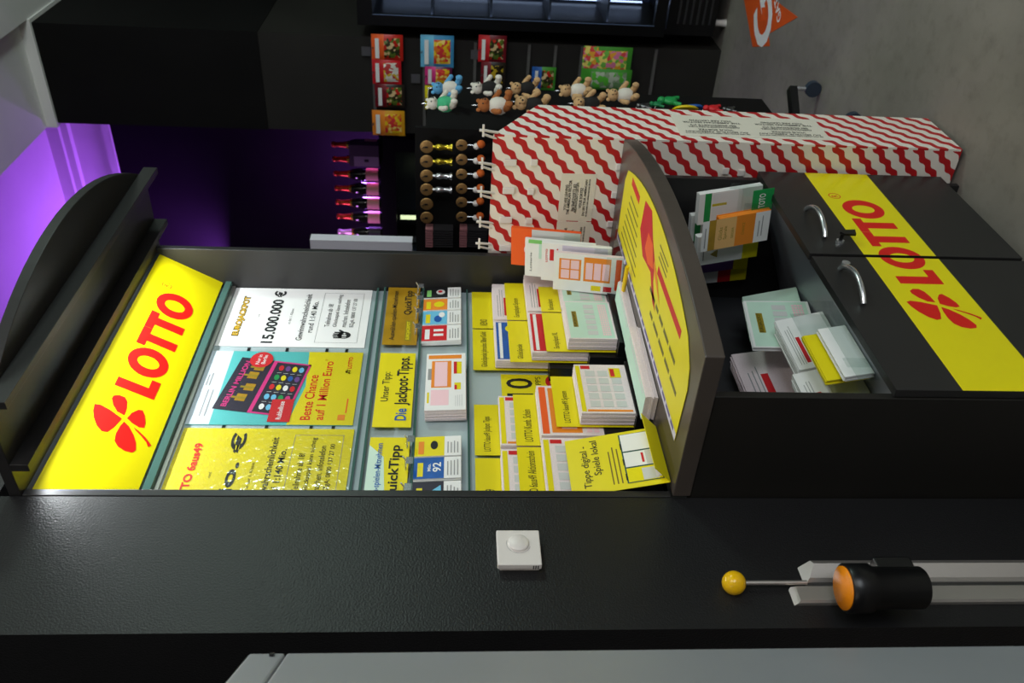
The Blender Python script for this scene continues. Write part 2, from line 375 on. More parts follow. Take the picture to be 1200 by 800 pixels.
# --- upper display cabinet
dc = thing('display_cabinet', 'tall anthracite lottery display cabinet with curved canopy and yellow header sign', 'cabinet', T(CL, WY, DZ+.001))
O_ = rel(dc, Matrix.Identity(4))
MB().box(CL, IL, WY, 1.51, DZ+.001, 2.372).build('side_panel', ANTH, dc, O_, .0015)
MB().box(IR, CR, WY-.008, 1.51, DZ+.001, 2.372).build('side_panel', ANTH, dc, O_, .0015)
MB().box(IL, IR, YB, YB+.012, DZ+.001, 2.372).build('back_panel', BACKP, dc, O_)
MB().prism([(CR+.02, 1.50), (CL, 1.50)]+arc(CL, CR+.02, 1.135, .985), 2.373, 2.397).build('canopy_board', ANTH, dc, O_, .0015)
MB().box(CL, CR+.02, 1.108, 1.126, 2.335, 2.373).build('canopy_batten', ANTH, dc, O_, .001)
MB().box(CL, CR+.02, 1.272, 1.290, 2.337, 2.373).build('canopy_batten', ANTH, dc, O_, .001)
MB().box(IL, IR, 1.462, 1.484, 2.168, 2.186).build('glass_rail', GREENEDGE, dc, O_)
HF = front(IL, 1.467, 2.195, -29.6); HW, HH = IR-IL, .196
hd = plate(HW, HH, .004, 'header_sign', mat('header yellow', (222, 208, 6), .32, var=(5, .02)), rel(dc, HF), parent=dc); MB().box(0, HW, HH+.0005, HH+.014, -.004, .001).build('header_rail', mat('dark green grey rail', (34, 42, 42), .4), dc, rel(dc, HF))
hd['label'] = 'yellow header sign with red clover and LOTTO lettering'
P = Print()
x0, y0 = local(HF, 180, 470); x1, _ = local(HF, 206, 341)
P.lotto(.385, .047, .432, .098, RED); xr, yr = .838, .139
P.done(hd, 'lettering')
P = Print(); P.circ(xr, yr, .014, .002, RED, 1); P.text('R', xr, yr-.007, .014, RED, anchor=.5); P.done(hd, 'registered_mark')
P = Print(); P.clover(.29, .093, .10, RED); P.done(hd, 'clover')
# light tube under the canopy
tb = MB().tube([(IL+.05, 1.302, 2.3655), (IR-.05, 1.302, 2.3655)], .007, 10).build('light_tube', mat('lit tube', (235, 245, 255), .4, emit=6), dc, O_)
lt = area('canopy_light', ((IL+IR)/2, 1.304, 2.3575), ((IL+IR)/2, 1.352, 1.2),   .9, .012, 5.7, (.93, .98, 1.0))
# rails of the back board
for z0, z1, y, m in ((2.158, 2.168, 1.478, ALU), (1.722, 1.728, 1.474, GREENEDGE), (1.700, 1.706, 1.470, GREENEDGE), (1.583, 1.589, 1.470, GREENEDGE), (1.448, 1.453, 1.474, GREENEDGE)):
    MB().box(IL, IR, y, YB-.0005, z0, z1).build('acrylic_rail', m, dc, O_)
for k, z in enumerate((2.06, 1.955, 1.845, 1.79)):
    for xx in (1.951, 1.63):
        MB().box(xx-.012, xx+.012, YB-.0012, YB-.0003, z-.004, z+.004).build('slot', PLASTB, dc, O_)
# --- writing desk
desk = MB().prism([(CR+.008, 1.352), (CL-.004, 1.352)]+arc(CL-.004, CR+.008, .973, .905), .978, DZ).build('writing_desk', DESKM, None, None, .0025)
tag(desk, 'dark writing desk board with bowed front edge between display cabinet and base cabinet', 'desk')
# --- base cabinet
bc = thing('base_cabinet', 'dark low base cabinet with open sloping tray and two yellow banded doors', 'cabinet', T(CL, 1.075, 0))
B_ = rel(bc, Matrix.Identity(4)); BFY = 1.075
MB().box(CL, IL, BFY, 1.50, 0, .977).build('side_panel', mat('shaded side board', (29, 27, 24), .45, var=(4, .1)), bc, B_, .0015)  # shade on this outer side is painted in as a darker board colour
MB().box(IR, CR, BFY, 1.50, 0, .977).build('side_panel', ANTH, bc, B_, .0015)
MB().box(IL, IR, 1.485, 1.50, .05, .977).build('back_panel', ANTHD, bc, B_)
ty = lambda y: .606-.40*(y-BFY)
b = MB(); b.add([(x, y, z) for x in (IL, IR) for y, z in ((BFY, .606), (1.484, ty(1.484)), (1.484, ty(1.484)-.016), (BFY, .590))],
                [(0, 1, 2, 3), (7, 6, 5, 4), (0, 4, 5, 1), (1, 5, 6, 2), (2, 6, 7, 3), (3, 7, 4, 0)])
b.build('tray_shelf', mat('grey tray laminate', (104, 107, 116), .36, var=(5, .1)), bc, B_)
MB().box(IL, IR, BFY+.03, BFY+.045, 0, .058).build('plinth', ANTH, bc, B_)
DF = front(CL, 1.055, 0); GAP = 1.810-CL; DW = CR-CL
PD = Print()
PD.rect(.004, .286, DW-.002, .474, YEL, 0)
lx0, _ = local(DF, 1092, 333); lx1, _ = local(DF, 1008, 235)
PD.lotto(lx0, .327, lx1-lx0, .108, RED)
xr, yr = local(DF, 989, 230); PD.circ(xr, .435, .017, .0025, RED, 1); PD.text('R', xr, .426, .018, RED, anchor=.5)
xc, yc = local(DF, 1108, 361); PD.clover(xc+.012, .384, .098, RED)
whole = PD.mesh('band', PD.mats)
def cut(me, x, keep_right):
    bm = bmesh.new(); bm.from_mesh(me)
    bmesh.ops.bisect_plane(bm, geom=bm.verts[:]+bm.edges[:]+bm.faces[:], plane_co=(x, 0, 0), plane_no=(1, 0, 0), clear_inner=keep_right, clear_outer=not keep_right)
    n = me.copy(); bm.to_mesh(n); bm.free(); return n
for nm, a, bb, kr, hx, hz, lk in (('left', .004, GAP-.007, False, 1.664, .564, (1.765, .540)), ('right', GAP+.006, DW, True, 1.968, .548, (1.874, .515))):
    d = MB().box(a, bb, .058, .612, -.0185, 0).build('door', ANTH, bc, rel(bc, DF), .001)
    d['label'] = 'left door with clover and yellow band' if nm == 'left' else 'right door with key and yellow band'
    put('yellow_band', cut(whole, (GAP-.007) if not kr else GAP+.006, kr), d)
    h = []
    for k in range(17):
        t = k/16.0; h.append((hx-CL-.076+.152*t, hz, .004+.034*math.sin(math.pi*t)**.75))
    b = MB(); b.tube(h, .0066, 10); b.build('handle', CHROME, d)
    lo = MB().tube([(lk[0]-CL, lk[1], 0), (lk[0]-CL, lk[1], .007)], [.011, .010], 16).build('lock', CHROME, d)
    if kr:
        b = MB().box(lk[0]-CL-.0015, lk[0]-CL+.0015, lk[1]-.005, lk[1]+.004, .007, .024)
        b.prism([(lk[0]-CL-.004, lk[1]-.034), (lk[0]-CL+.020, lk[1]-.040), (lk[0]-CL+.016, lk[1]-.004), (lk[0]-CL+.006, lk[1]+.004), (lk[0]-CL-.004, lk[1]-.004)], .022, .028)
        tag(b.build('key', [PLASTB], None, DF), 'black headed key sticking in the lock of the right cabinet door', 'key')
bpy.data.meshes.remove(whole)
# ================================================================== POSTERS AND CARDS ON THE BACK BOARD
def hand(P, x, y, s, m, l=1):
    P.oval(x+.5*s, y+.38*s, .30*s, .34*s, m, l)
    for k in range(4): P.poly([(x+(.22+.15*k)*s, y+.5*s), (x+(.33+.15*k)*s, y+.5*s), (x+(.33+.15*k)*s, y+(.98-.05*abs(k-1.4))*s), (x+(.22+.15*k)*s, y+(.96-.05*abs(k-1.4))*s)], m, l)
    P.poly([(x+.72*s, y+.3*s), (x+.98*s, y+.62*s), (x+.92*s, y+.70*s), (x+.68*s, y+.5*s)], m, l)
    P.text('18+', x+.28*s, y+.26*s, .22*s, WHITE, .42*s, .01, l+1)
def info_poster(P, w, h, heading, hm, big, bg):
    P.text(heading, w*.5, h*.862, h*.05, hm, w*.66, .03, 2, .5)
    if hm is not RED: P.text(heading, w*.5, h*.856, h*.062, INK, w*.69, .075, 1, .5)
    P.text('rund', w*.5, h*.765, h*.016, INK, None, 0, 1, .5)
    P.text(big, w*.5, h*.625, h*.085, INK, w*.90, .03, 1, .5)
    P.text('in der 1. Klasse', w*.5, h*.54, h*.018, INK, w*.26, 0, 1, .5)
    P.text('Gewinnwahrscheinlichkeit', w*.5, h*.435, h*.042, INK, w*.80, .012, 1, .5)
    P.text('rund 1:140 Mio.', w*.5, h*.375, h*.040, INK, w*.54, .012, 1, .5)
    P.ring(w*.07, h*.055, w*.93, h*.345, .0012, GREYP, 0)
    for i, t in enumerate(('Teilnahme ab 18!', 'Glücksspiel kann süchtig', 'machen. Infotelefon', 'BZgA: 0800 137 27 00')):
        P.text(t, w*.33, h*(.265-.058*i), h*.036, INK, w*(.40, .57, .48, .50)[i], .005)
    hand(P, w*.10, h*.10, w*.19, INK)
PH = .413
# poster right
F1 = front(1.966, YB-.004, 1.742); W1 = IR-.003-1.966
p1 = plate(W1, PH, .002, 'jackpot_poster', WHITE, F1, 'white poster reading 15.000.000 € under a gold heading', 'poster')
P = Print(); info_poster(P, W1, PH, 'EUROJACKPOT', mat('gold ink', (206, 166, 30), .4), '15.000.000 €', WHITE); P.done(p1)
# poster middle
F2 = front(1.640, YB-.004, 1.742); W2 = .302
p2 = plate(W2, PH, .002, 'scratch_card_poster', TEAL, F2, 'teal and yellow poster reading Beste Chance auf 1 Million Euro', 'poster')
P = Print(); w, h = W2, PH
P.rect(0, h*.86, w, h, mat('pale blue print', (214, 228, 238), .4)); P.lines(w*.1, h*.93, w*.35, 2, h*.03, h*.008, GREYP, 1, 2); P.lines(w*.5, h*.955, w*.2, 2, h*.02, h*.01, GREYP, 1, 3)
P.poly([(0, 0), (w, 0), (w, h*.36), (w*.5, h*.335), (0, h*.40)], YELP, 1)
P.text('Beste Chance', w*.06, h*.265, h*.062, RED, w*.60, .012, 2); P.text('auf 1 Million Euro', w*.06, h*.185, h*.058, RED, w*.80, .012, 2); P.text('*', w*.87, h*.225, h*.02, RED)
P.clover(w*.72, h*.08, w*.04, RED); P.text('LOTTO', w*.76, h*.062, h*.028, RED, w*.17, .03, 2)
P.rect(w*.06, h*.055, w*.13, h*.10, ORANGE, 2); P.lines(w*.15, h*.05, w*.2, 1, .01, h*.008, ORANGE2, 2)
tk = math.radians(-9); cx, cy = w*.50, h*.60
def tp(u, v): return (cx+u*math.cos(tk)-v*math.sin(tk), cy+u*math.sin(tk)+v*math.cos(tk))
def tr(u0, v0, u1, v1, m, l): P.poly([tp(u0, v0), tp(u1, v0), tp(u1, v1), tp(u0, v1)], m, l)
tw, th_ = w*.36, h*.235
tr(-tw, -th_, tw, th_, NAVY, 2); tr(-tw, -.30*th_+h*.06, tw, -.30*th_+h*.085, MAGENTA, 3)
for a in ((-tw, -th_, -tw+.006, -.3*th_+h*.06), (tw-.006, -th_, tw, -.3*th_+h*.06), (-tw, -th_, tw, -th_+.006)): tr(*a, MAGENTA, 3)
q = tp(-tw*.88, th_*.68); P.text('BERLIN MILLION', q[0], q[1], h*.036, MAGENTA, tw*1.75, .02, 3, 0, tk)
for k, (u, v) in enumerate(((-.5, .42), (-.1, .34), (.35, .42), (.68, .36))): tr(tw*(u-.13), th_*(v-.13), tw*(u+.13), th_*(v+.14), GOLDP, 3); tr(tw*(u-.05), th_*(v-.13), tw*(u+.02), th_*(v+.26), OLIVE, 4)
gem = (REDP, LBLUE, GREEN, PURPLE, YELP, BLUE, WHITE, MAGENTA)
rn = random.Random(4)
for i in range(5):
    for j in range(4):
        q = tp(tw*(-.74+.37*i), th_*(-.80+.19*j)); P.oval(q[0], q[1], w*.04, h*.017, rn.choice(gem), 4, 8)
        if i < 4: q = tp(tw*(-.56+.37*i), th_*(-.80+.19*j)); P.rect(q[0]-.0008, q[1]-.006, q[0]+.0008, q[1]+.006, LGREYP, 4)
P.oval(w*.87, h*.66, w*.115, h*.075, REDP, 5); P.text('Nur in', w*.87, h*.665, h*.026, WHITE, w*.14, .01, 6, .5, math.radians(-4)); P.text('Berlin', w*.87, h*.628, h*.026, WHITE, w*.13, .01, 6, .5, math.radians(-4))
P.rect(w*.03, h*.385, w*.32, h*.52, REDP, 5); P.text('Rubbellose', w*.06, h*.44, h*.032, WHITE, w*.23, .01, 6)
P.done(p2)
s2 = MB().box(-.006, W2+.008, -.012, PH+.004, .0045, .0053).build('clear_sleeve', FILM, p2); s2['label'] = 'clear glossy plastic sleeve'
# poster left
F3 = front(IL+.002, YB-.004, 1.736); W3 = 1.626-IL-.002
p3 = plate(W3, PH+.004, .002, 'lottery_poster', YELP, F3, 'yellow poster with red LOTTO 6aus49 heading in a glossy sleeve', 'poster')
P = Print(); info_poster(P, W3, PH, 'LOTTO 6aus49', RED, 'Mio. €', YELP); P.done(p3)
s3 = MB().box(0, W3, -.006, PH+.004, .0035, .0043).build('clear_sleeve', FILM2, p3); s3['label'] = 'wrinkled shiny plastic sleeve'
# three tip labels under the posters
Z0, Z1 = 1.595, 1.692; lh = Z1-Z0
def tip(x0, x1, m, name, label): return plate(x1-x0, lh, .002, name, m, front(x0, YB-.018, Z0), label, 'sign', 'tip labels in the acrylic rail')
a = tip(1.965, IR-.006, GOLDP, 'label_card', 'gold brown label card reading QuickTipp below the white jackpot poster'); w = IR-.006-1.965
P = Print(); P.text('Auswählen-spielen-Mitnehmen', w*.07, lh*.62, lh*.2, INK, w*.86, .01); P.text('QuickTipp', w*.50, lh*.17, lh*.28, INK, w*.44, .02); P.rect(w*.06, lh*.17, w*.40, lh*.36, OLIVE, 0); P.text('EUROJACKPOT', w*.08, lh*.2, lh*.13, YELP, w*.30, .03); P.done(a)
a = tip(1.620, 1.925, YELP, 'label_card', 'yellow label card reading Unser Tipp: Die Jackpot-Tipps'); w = .305
P = Print(); P.text('Unser Tipp:', w*.32, lh*.60, lh*.26, INK, w*.40, .005); P.text('Die', w*.08, lh*.14, lh*.30, BLUE, w*.15, .02); P.text('Jackpot-Tipps.', w*.27, lh*.06, lh*.42, INK, w*.68, .02); P.done(a)
a = tip(IL+.004, 1.582, YELP, 'label_card', 'yellow and pale blue QuickTipp label card beside the left side panel'); w = 1.582-IL-.004
P = Print(); P.poly([(0, lh*.45), (w*.75, lh*.62), (w*.9, lh), (0, lh)], mat('pale mint print', (206, 232, 214), .4)); P.text('Auswählen-spielen-Mitnehmen', w*.06, lh*.62, lh*.2, BLUE, w*.86, .01, 2); P.text('QuickTipp', w*.22, lh*.16, lh*.32, INK, w*.68, .02, 2); P.text('6aus49', w*.02, lh*.1, lh*.2, RED, w*.2, .02, 2); P.done(a)
# small gift card packs on hooks
GI = []
for i, (xa, xb) in enumerate(((2.196, 2.250), (2.130, 2.188), (2.056, 2.124), (1.976, 2.050))): GI.append((xa, xb, i))
for i, (xa, xb) in enumerate(((1.510, 1.578), (1.435, 1.505), (1.345, 1.425))): GI.append((xa, xb, 4+i))
gl = ['black and white card pack with red dot beside the right side panel', 'orange card pack hanging second from the right side panel', 'pale blue card pack between the orange and the red pack', 'red and white card pack hanging left of the pale blue pack',
      'yellow card pack right of the blue card pack', 'blue card pack with big white number on its hook', 'dark winter coloured card pack next to the left side panel']
for xa, xb, i in GI:
    w = xb-xa; h = .112; Fg = front(xa, YB-.030, 1.470, 4)
    o = stack(w, h, .016, 6, 'card_pack', WHITE, Fg, gl[i], 'card pack', 'small card packs hanging on hooks', .0008, i)
    P = Print(); main = (INK, ORANGE, LBLUE, REDP, YELP, BLUE, NAVY)[i]
    P.rect(0, h*.36, w, h, main, 0); P.rect(w*.1, h*.80, w*.75, h*.92, (LGREEN, YELP, YELP, WHITE, ORANGE, YELP, YELP)[i], 1)
    if i == 0: P.oval(w*.55, h*.55, w*.25, h*.12, LGREYP, 1); P.oval(w*.6, h*.56, w*.12, h*.06, REDP, 2)
    elif i == 1: P.oval(w*.5, h*.58, w*.25, h*.14, YELP, 1)
    elif i == 2: P.oval(w*.4, h*.6, w*.25, h*.1, BLUE, 1); P.oval(w*.7, h*.5, w*.2, h*.08, WHITE, 2)
    elif i == 3: P.rect(w*.3, h*.45, w*.45, h*.7, WHITE, 1); P.rect(w*.6, h*.45, w*.75, h*.7, WHITE, 1)
    elif i == 4: P.oval(w*.55, h*.58, w*.22, h*.08, INK, 1)
    elif i == 5: P.text('92', w*.30, h*.42, h*.18, WHITE, w*.45, .02); P.text('Mio.', w*.34, h*.64, h*.07, WHITE, w*.35, .02)
    else: P.poly([(w*.2, h*.4), (w*.5, h*.72), (w*.85, h*.42)], LBLUE, 1); P.poly([(w*.05, h*.38), (w*.2, h*.6), (w*.4, h*.38)], WHITE, 2)
    P.lines(w*.12, h*.27, w*.75, 4, h*.07, h*.022, GREYP, 1, i); P.done(o)
    b = MB().tube([(xa+w*.5, YB-.001, 1.602), (xa+w*.5, YB-.05, 1.600), (xa+w*.5, YB-.062, 1.606)], .0022, 8); b.box(xa+w*.5-.012, xa+w*.5+.012, YB-.004, YB-.001, 1.593, 1.611)
    b.box(xa+w*.5-.011, xa+w*.5+.011, YB-.05, YB-.049, 1.583, 1.599)
    tag(b.build('display_hook', [CHROME]), ['chrome wire hook above the '+s for s in ('black and white card pack', 'orange card pack', 'pale blue card pack', 'red card pack', 'yellow card pack', 'blue card pack', 'dark card pack')][i], 'hook', 'hooks of the card packs')
# pile of tip slips on the board
Fs = front(1.655, YB-.048, 1.458, 3); o = stack(.235, .105, .036, 12, 'play_slips', PAPER, Fs, 'pile of white and orange play slips under the Jackpot-Tipps label', 'slips', None, .001, 9)
P = Print(); w, h = .235, .105
P.rect(0, 0, w, h, WHITE, -.5); P.rect(w*.90, h*.1, w*.97, h*.95, ORANGE, 0); P.rect(w*.38, h*.36, w*.86, h*.86, ORANGE, 0); P.rect(w*.40, h*.46, w*.84, h*.78, PINK, 1); P.rect(w*.08, h*.42, w*.34, h*.86, PINK, 0)
P.rect(w*.52, h*.86, w*.72, h*.95, GREYP, 0); P.rect(w*.12, h*.9, w*.3, h*.95, YELP, 0); P.rect(w*.62, h*.1, w*.84, h*.30, YELP, 0); P.rect(w*.62, h*.22, w*.84, h*.30, REDP, 1); P.rect(w*.34, h*.12, w*.46, h*.28, YELP, 0); P.rect(w*.34, h*.22, w*.42, h*.28, REDP, 1); P.lines(w*.06, h*.24, w*.2, 4, h*.05, h*.015, LGREYP, 0, 5); P.done(o)
# ================================================================== TIERED SLIP RACKS
def slip_rack(x0, x1, label, x3=None):
    b = MB()
    for y0, y1, z in ((1.436, 1.480, 1.23), (1.396, 1.436, 1.125), (1.346, 1.396, 1.052)):
        b.box(x3 if x3 and z < 1.1 else x0, x1, y0, y1, DZ+.001, z)
    return tag(b.build('slip_rack', PLASTB, None, None, .001), label, 'rack', 'tiered slip racks')
slip_rack(1.825, 2.255, 'black stepped slip rack filled with KENO and Eurojackpot slips')
slip_rack(IL+.006, 1.745, 'black stepped slip rack filled with LOTTO 6aus49 slips behind the folded leaflet', 1.535)
def tier(x0, x1, yl, zb, zt, text, kind, base, lab, slab, seed, tw=.62, sx=(0, 0), depth=.03, left=.07):
    """a yellow divider card with a pile of slips standing in front of it"""
    w = x1-x0; h = zt-base; Fm = front(x0, yl, base, 0)
    o = plate(w, h, .0015, 'divider_card', YELP, Fm, lab, 'divider card', 'yellow divider cards in the slip racks')
    P = Print(); lo = zb-base; P.text(text, w*left, lo+(h-lo)*.26, (h-lo)*.36, INK, w*tw, 0); P.done(o)
    sw = w-.004+sx[1]-sx[0]; hh = zb-base-.002; Fs = front(x0+.002+sx[0], yl-.0018-depth+depth-.003-(depth-.003), base, 0)
    s = stack(sw, hh, depth-.003, 9, 'play_slips', PAPER, Fs, slab, 'slips', 'play slip piles in the slip racks', .0012, seed)
    P = Print(); P.rect(0, 0, sw, hh, WHITE, -.6); P.done(s, 'top_sheet') if kind == 'white' else slip_print(s, sw, hh, kind, seed)
    return s
R1, R2, R3 = (1.4705, 1.231, 1.376, 1.436), (1.4315, 1.126, 1.281, 1.337), (1.391, 1.053, 1.186, 1.241)
def row(r, x0, x1, *a, **k): return tier(x0, x1, r[0], r[2], r[3], a[0], a[1], r[1], *a[2:], **k)
row(R1, 2.054, 2.246, 'KENO', 'plain', 'yellow KENO divider card in the top tier', 'slip pile in front of the KENO divider', 1, tw=.16)
row(R1, 1.858, 2.048, 'GlücksSpirale Jahreslos Silber/Gold', 'blue', 'yellow GlücksSpirale Jahreslos divider card left of KENO', 'blue printed slip pile under the GlücksSpirale Jahreslos divider', 2, tw=.86)
row(R2, 2.044, 2.240, 'Eurojackpot System', 'plain', 'yellow Eurojackpot System divider card in the middle tier', 'slip pile under the Eurojackpot System divider', 3, tw=.50)
row(R2, 1.846, 2.038, 'GlücksSpirale', 'red', 'yellow GlücksSpirale divider card in the middle tier', 'red printed slip pile under the middle GlücksSpirale divider', 4, tw=.34)
row(R3, 2.030, 2.160, 'Eurojackpot', 'euro', 'yellow Eurojackpot divider card in the bottom tier', 'pale slip pile under the bottom Eurojackpot divider, partly hidden', 5, tw=.42)
row(R3, 1.842, 2.024, 'Eurojackpot XL', 'euro', 'yellow Eurojackpot XL divider card in the bottom tier', 'thick mint green EUROJACKPOT slip pile in the bottom tier', 6, tw=.40, depth=.040)
row(R1, 1.524, 1.712, 'LOTTO 6aus49 Jackpot Tipps', 'lotto', 'yellow Jackpot Tipps divider card in the top tier of the left rack', 'slip pile with red corner under the Jackpot Tipps divider', 7, tw=.68)
row(R1, 1.318, 1.514, 'LOTTO 6aus49', 'lotto', 'plain looking yellow divider card cut by the left side panel, top tier', 'slip pile beside the left side panel, top tier', 8, tw=.4)
row(R2, 1.518, 1.708, 'LOTTO Komb. Schein', 'pink', 'yellow Schein divider card in the middle tier of the left rack', 'pink and orange slip pile under the Schein divider', 9, tw=.62)
row(R2, 1.318, 1.512, 'LOTTO 6aus49 Aktionsschein', 'lotto', 'yellow Aktionsschein divider card beside the left side panel', 'slip pile under the Aktionsschein divider', 10, tw=.86)
row(R3, 1.542, 1.734, 'LOTTO 6aus49 System', 'lotto', 'yellow 6aus49 System divider card in the bottom tier', 'thick white slip pile with yellow top strip in the bottom tier', 11, tw=.62, depth=.040)
# "10" card on the back board between the racks
Fm = front(1.62, YB-.003, 1.195); o = plate(.235, .165, .0015, 'tip_card', YELP, Fm, 'yellow card with a big 10 and TIPPS behind the left slip rack', 'card')
P = Print(); P.text('10', .142, .080, .072, INK, .076, .01, 1); P.text('JACKPOTTIPPS', .060, .052, .020, INK, .165, 0, 1); P.oval(.205, .026, .026, .018, REDP, 1); P.text('LOTTO', .188, .020, .012, YELP, .034, .02, 2); P.done(o)
# folded leaflet "Tippe digital"
YL = 1.334; q0 = onY(661, 518, 1.385); lw = q0.x-(IL+.003); lh2 = (q0.z-DZ)/math.cos(math.radians(13))-.004
Fm = front(IL+.003, YL, DZ+.003, 13); o = plate(lw, lh2, .001, 'folded_leaflet', YELP, Fm, 'yellow folded leaflet reading Tippe digital - Spiele lokal standing on the desk', 'leaflet')
P = Print(); w, h = lw, lh2
P.text('Tippe digital -', w*.10, h*.76, h*.10, INK, w*.74, .005); P.text('Spiele lokal', w*.30, h*.64, h*.10, INK, w*.62, .005)
P.lines(w*.1, h*.55, w*.75, 3, h*.045, h*.014, mat('brown ink', (120, 100, 30), .5), 0, 3)
for k, (a, bq, m) in enumerate(((.62, .95, WHITE), (.34, .62, WHITE), (.08, .34, YEL))):
    P.rect(w*a, h*.04, w*bq, h*.42, GREENEDGE, 0+k); P.rect(w*(a+.012), h*.055, w*(bq-.012), h*.405, m, 3)
    P.rect(w*(a+.05), h*.41, w*(a+.16), h*.425, INK, 4)
P.rect(w*.36, h*.055, w*.60, h*.18, LGREYP, 4); P.rect(w*.40, h*.20, w*.57, h*.225, REDP, 4); P.rect(w*.10, h*.09, w*.30, h*.25, LGREYP, 4); P.rect(w*.12, h*.02, w*.32, h*.12, LILAC, 5)
P.done(o)
b = MB().add([(0, 0, 0), (w, 0, 0), (w+.004, .030, .045), (.004, .030, .045), (0, -.001, .001), (w, -.001, .001), (w+.004, .029, .046), (.004, .029, .046)], [(0, 1, 2, 3), (7, 6, 5, 4), (0, 3, 7, 4), (1, 5, 6, 2), (3, 2, 6, 7), (0, 4, 5, 1)])
b.build('fold', YELP, o)
# ================================================================== SLIPS IN THE CLEAR HOLDER ON THE RIGHT SIDE PANEL
def side_px(tl, br, X):
    a = onX(tl[0], tl[1], X); c = onX(br[0], br[1], X); return a.y, a.z, abs(a.y-c.y), abs(a.z-c.z)
def side_stack(X, ytop, ztop, w, h, n, t, m, name, label, cat, group, lean=0, tilt=0, seed=0):
    """a pile facing -X; ytop/ztop = upper left corner as seen"""
    Fm = side(X, ytop, ztop-h, lean, tilt); return stack(w, h, t, n, name, m, Fm, label, cat, group, .0012, seed), w, h
gsl = 'slips in the clear side holder'
cx0 = (('orange', 2.205, (597, 306), 1.13), ('w1', 2.170, (613, 319), 1.09), ('w2', 2.135, (632, 324), 1.05), ('pk', 2.100, (646, 335), 1.019))
hold = thing('slip_holder', 'clear acrylic stepped slip holder on the right side panel above the desk', 'holder', T(2.2, 1.3, DZ+.001))
MB().box(2.02, 2.22, 1.20, 1.344, DZ+.0005, DZ+.0018).build('base_plate', ACRYL, hold, rel(hold, Matrix.Identity(4)))
for k, (nm, X, px, zb) in enumerate(cx0):
    t = onX(px[0], px[1], X); h = t.z-zb; w = .124; LA = math.radians(13)
    lab = ['orange leaflet pile at the back of the clear side holder', 'white leaflet pile with yellow corner in the clear side holder', 'white and red slip pile in the clear side holder', 'pink and orange slip pile at the front of the clear side holder'][k]
    o, _, _ = side_stack(X-math.tan(LA)*h, t.y, t.z, w, h/math.cos(LA), 7, .012, (ORANGE2, WHITE, WHITE, PAPER)[k], 'play_slips', lab, 'slips', gsl, 13, 3, k); h = h/math.cos(LA)
    P = Print()
    if k == 0: P.rect(0, 0, w, h*.70, LGREYP); P.oval(w*.45, h*.74, w*.16, h*.05, INK, 1); P.rect(w*.35, h*.60, w*.6, h*.72, INK, 1); P.oval(w*.45, h*.78, w*.1, h*.03, PINK, 2)
    elif k == 1: P.text('Lotterie', w*.15, h*.90, h*.03, INK, w*.5, 0); P.rect(w*.05, h*.62, w*.5, h*.76, YELP); P.rect(w*.5, h*.4, w, h*.8, MINT); P.rect(w*.9, 0, w, h*.95, LGREEN, 1)
    elif k == 2: P.rect(w*.55, h*.82, w*.85, h*.88, REDP); P.text('LOTTO', w*.5, h*.91, h*.03, RED, w*.35, .02); P.lines(w*.4, h*.76, w*.5, 1, .01, .004, REDP); P.rect(w*.02, h*.05, w*.98, h*.7, LILAC)
    else:
        P.rect(0, 0, w, h, WHITE, -.6); P.rect(w*.30, h*.60, w*.86, h*.92, ORANGE); 
        for i in range(2):
            for j in range(2): P.rect(w*(.34+.26*i), h*(.63+.14*j), w*(.57+.26*i), h*(.75+.14*j), PINK, 1)
        P.rect(w*.30, h*.17, w*.94, h*.56, ORANGE); 
        for j in range(3): P.rect(w*.36, h*(.19+.12*j), w*.80, h*(.29+.12*j), PINK, 1)
        P.rect(w*.06, h*.3, w*.2, h*.44, YELP); P.rect(w*.06, h*.14, w*.2, h*.26, REDP); P.rect(w*.12, h*.02, w*.95, h*.10, ORANGE2); P.clover(w*.2, h*.06, w*.07, RED)
    P.done(o)
    xb = X-math.tan(LA)*h*math.cos(LA)-.004
    MB().box(xb-.002, xb, t.y-w-.004, t.y+.004, zb, zb+.05).build('pocket', ACRYL, hold, rel(hold, Matrix.Identity(4)))
# pen and loose piles on the desk
a = onZ(735, 312, DZ+.018); c = onZ(728, 357, DZ+.012)
pen = MB().tube([a, a.lerp(c, .15), a.lerp(c, .80), c], [.0055, .0060, .0058, .0018], 10).build('ball_pen', mat('yellow plastic', (240, 200, 10), .3)); tag(pen, 'yellow ball pen lying by the clear side holder', 'pen')
MB().tube([a+Vector((0, -.006, .005)), a.lerp(c, .35)+Vector((0, -.006, .005))], .0016, 6).build('clip', PLASTB, pen)
def flat_pile(x0, x1, y0, y1, n, t, m, label, rz, seed, pm):
    Fm = T((x0+x1)/2, (y0+y1)/2, DZ+.0012) @ Matrix.Rotation(math.radians(rz), 4, 'Z') @ T(-(x1-x0)/2, -(y1-y0)/2, t)
    o = stack(x1-x0, y1-y0, t, n, 'folded_slips', m, Fm, label, 'slips', None, .002, seed)
    P = Print(); P.rect(0, 0, x1-x0, y1-y0, pm, -.5); P.rect((x1-x0)*.1, (y1-y0)*.1, (x1-x0)*.9, (y1-y0)*.2, LGREYP); P.done(o, 'top_sheet'); return o
flat_pile(1.51, 1.77, 1.262, 1.332, 9, .030, PAPER, 'pile of mint green slips lying on the desk in front of the racks', -3, 3, MINT)
flat_pile(1.79, 2.00, 1.272, 1.334, 7, .022, PAPER, 'small pile of folded pale slips lying near the yellow pen', -4, 5, MINT)
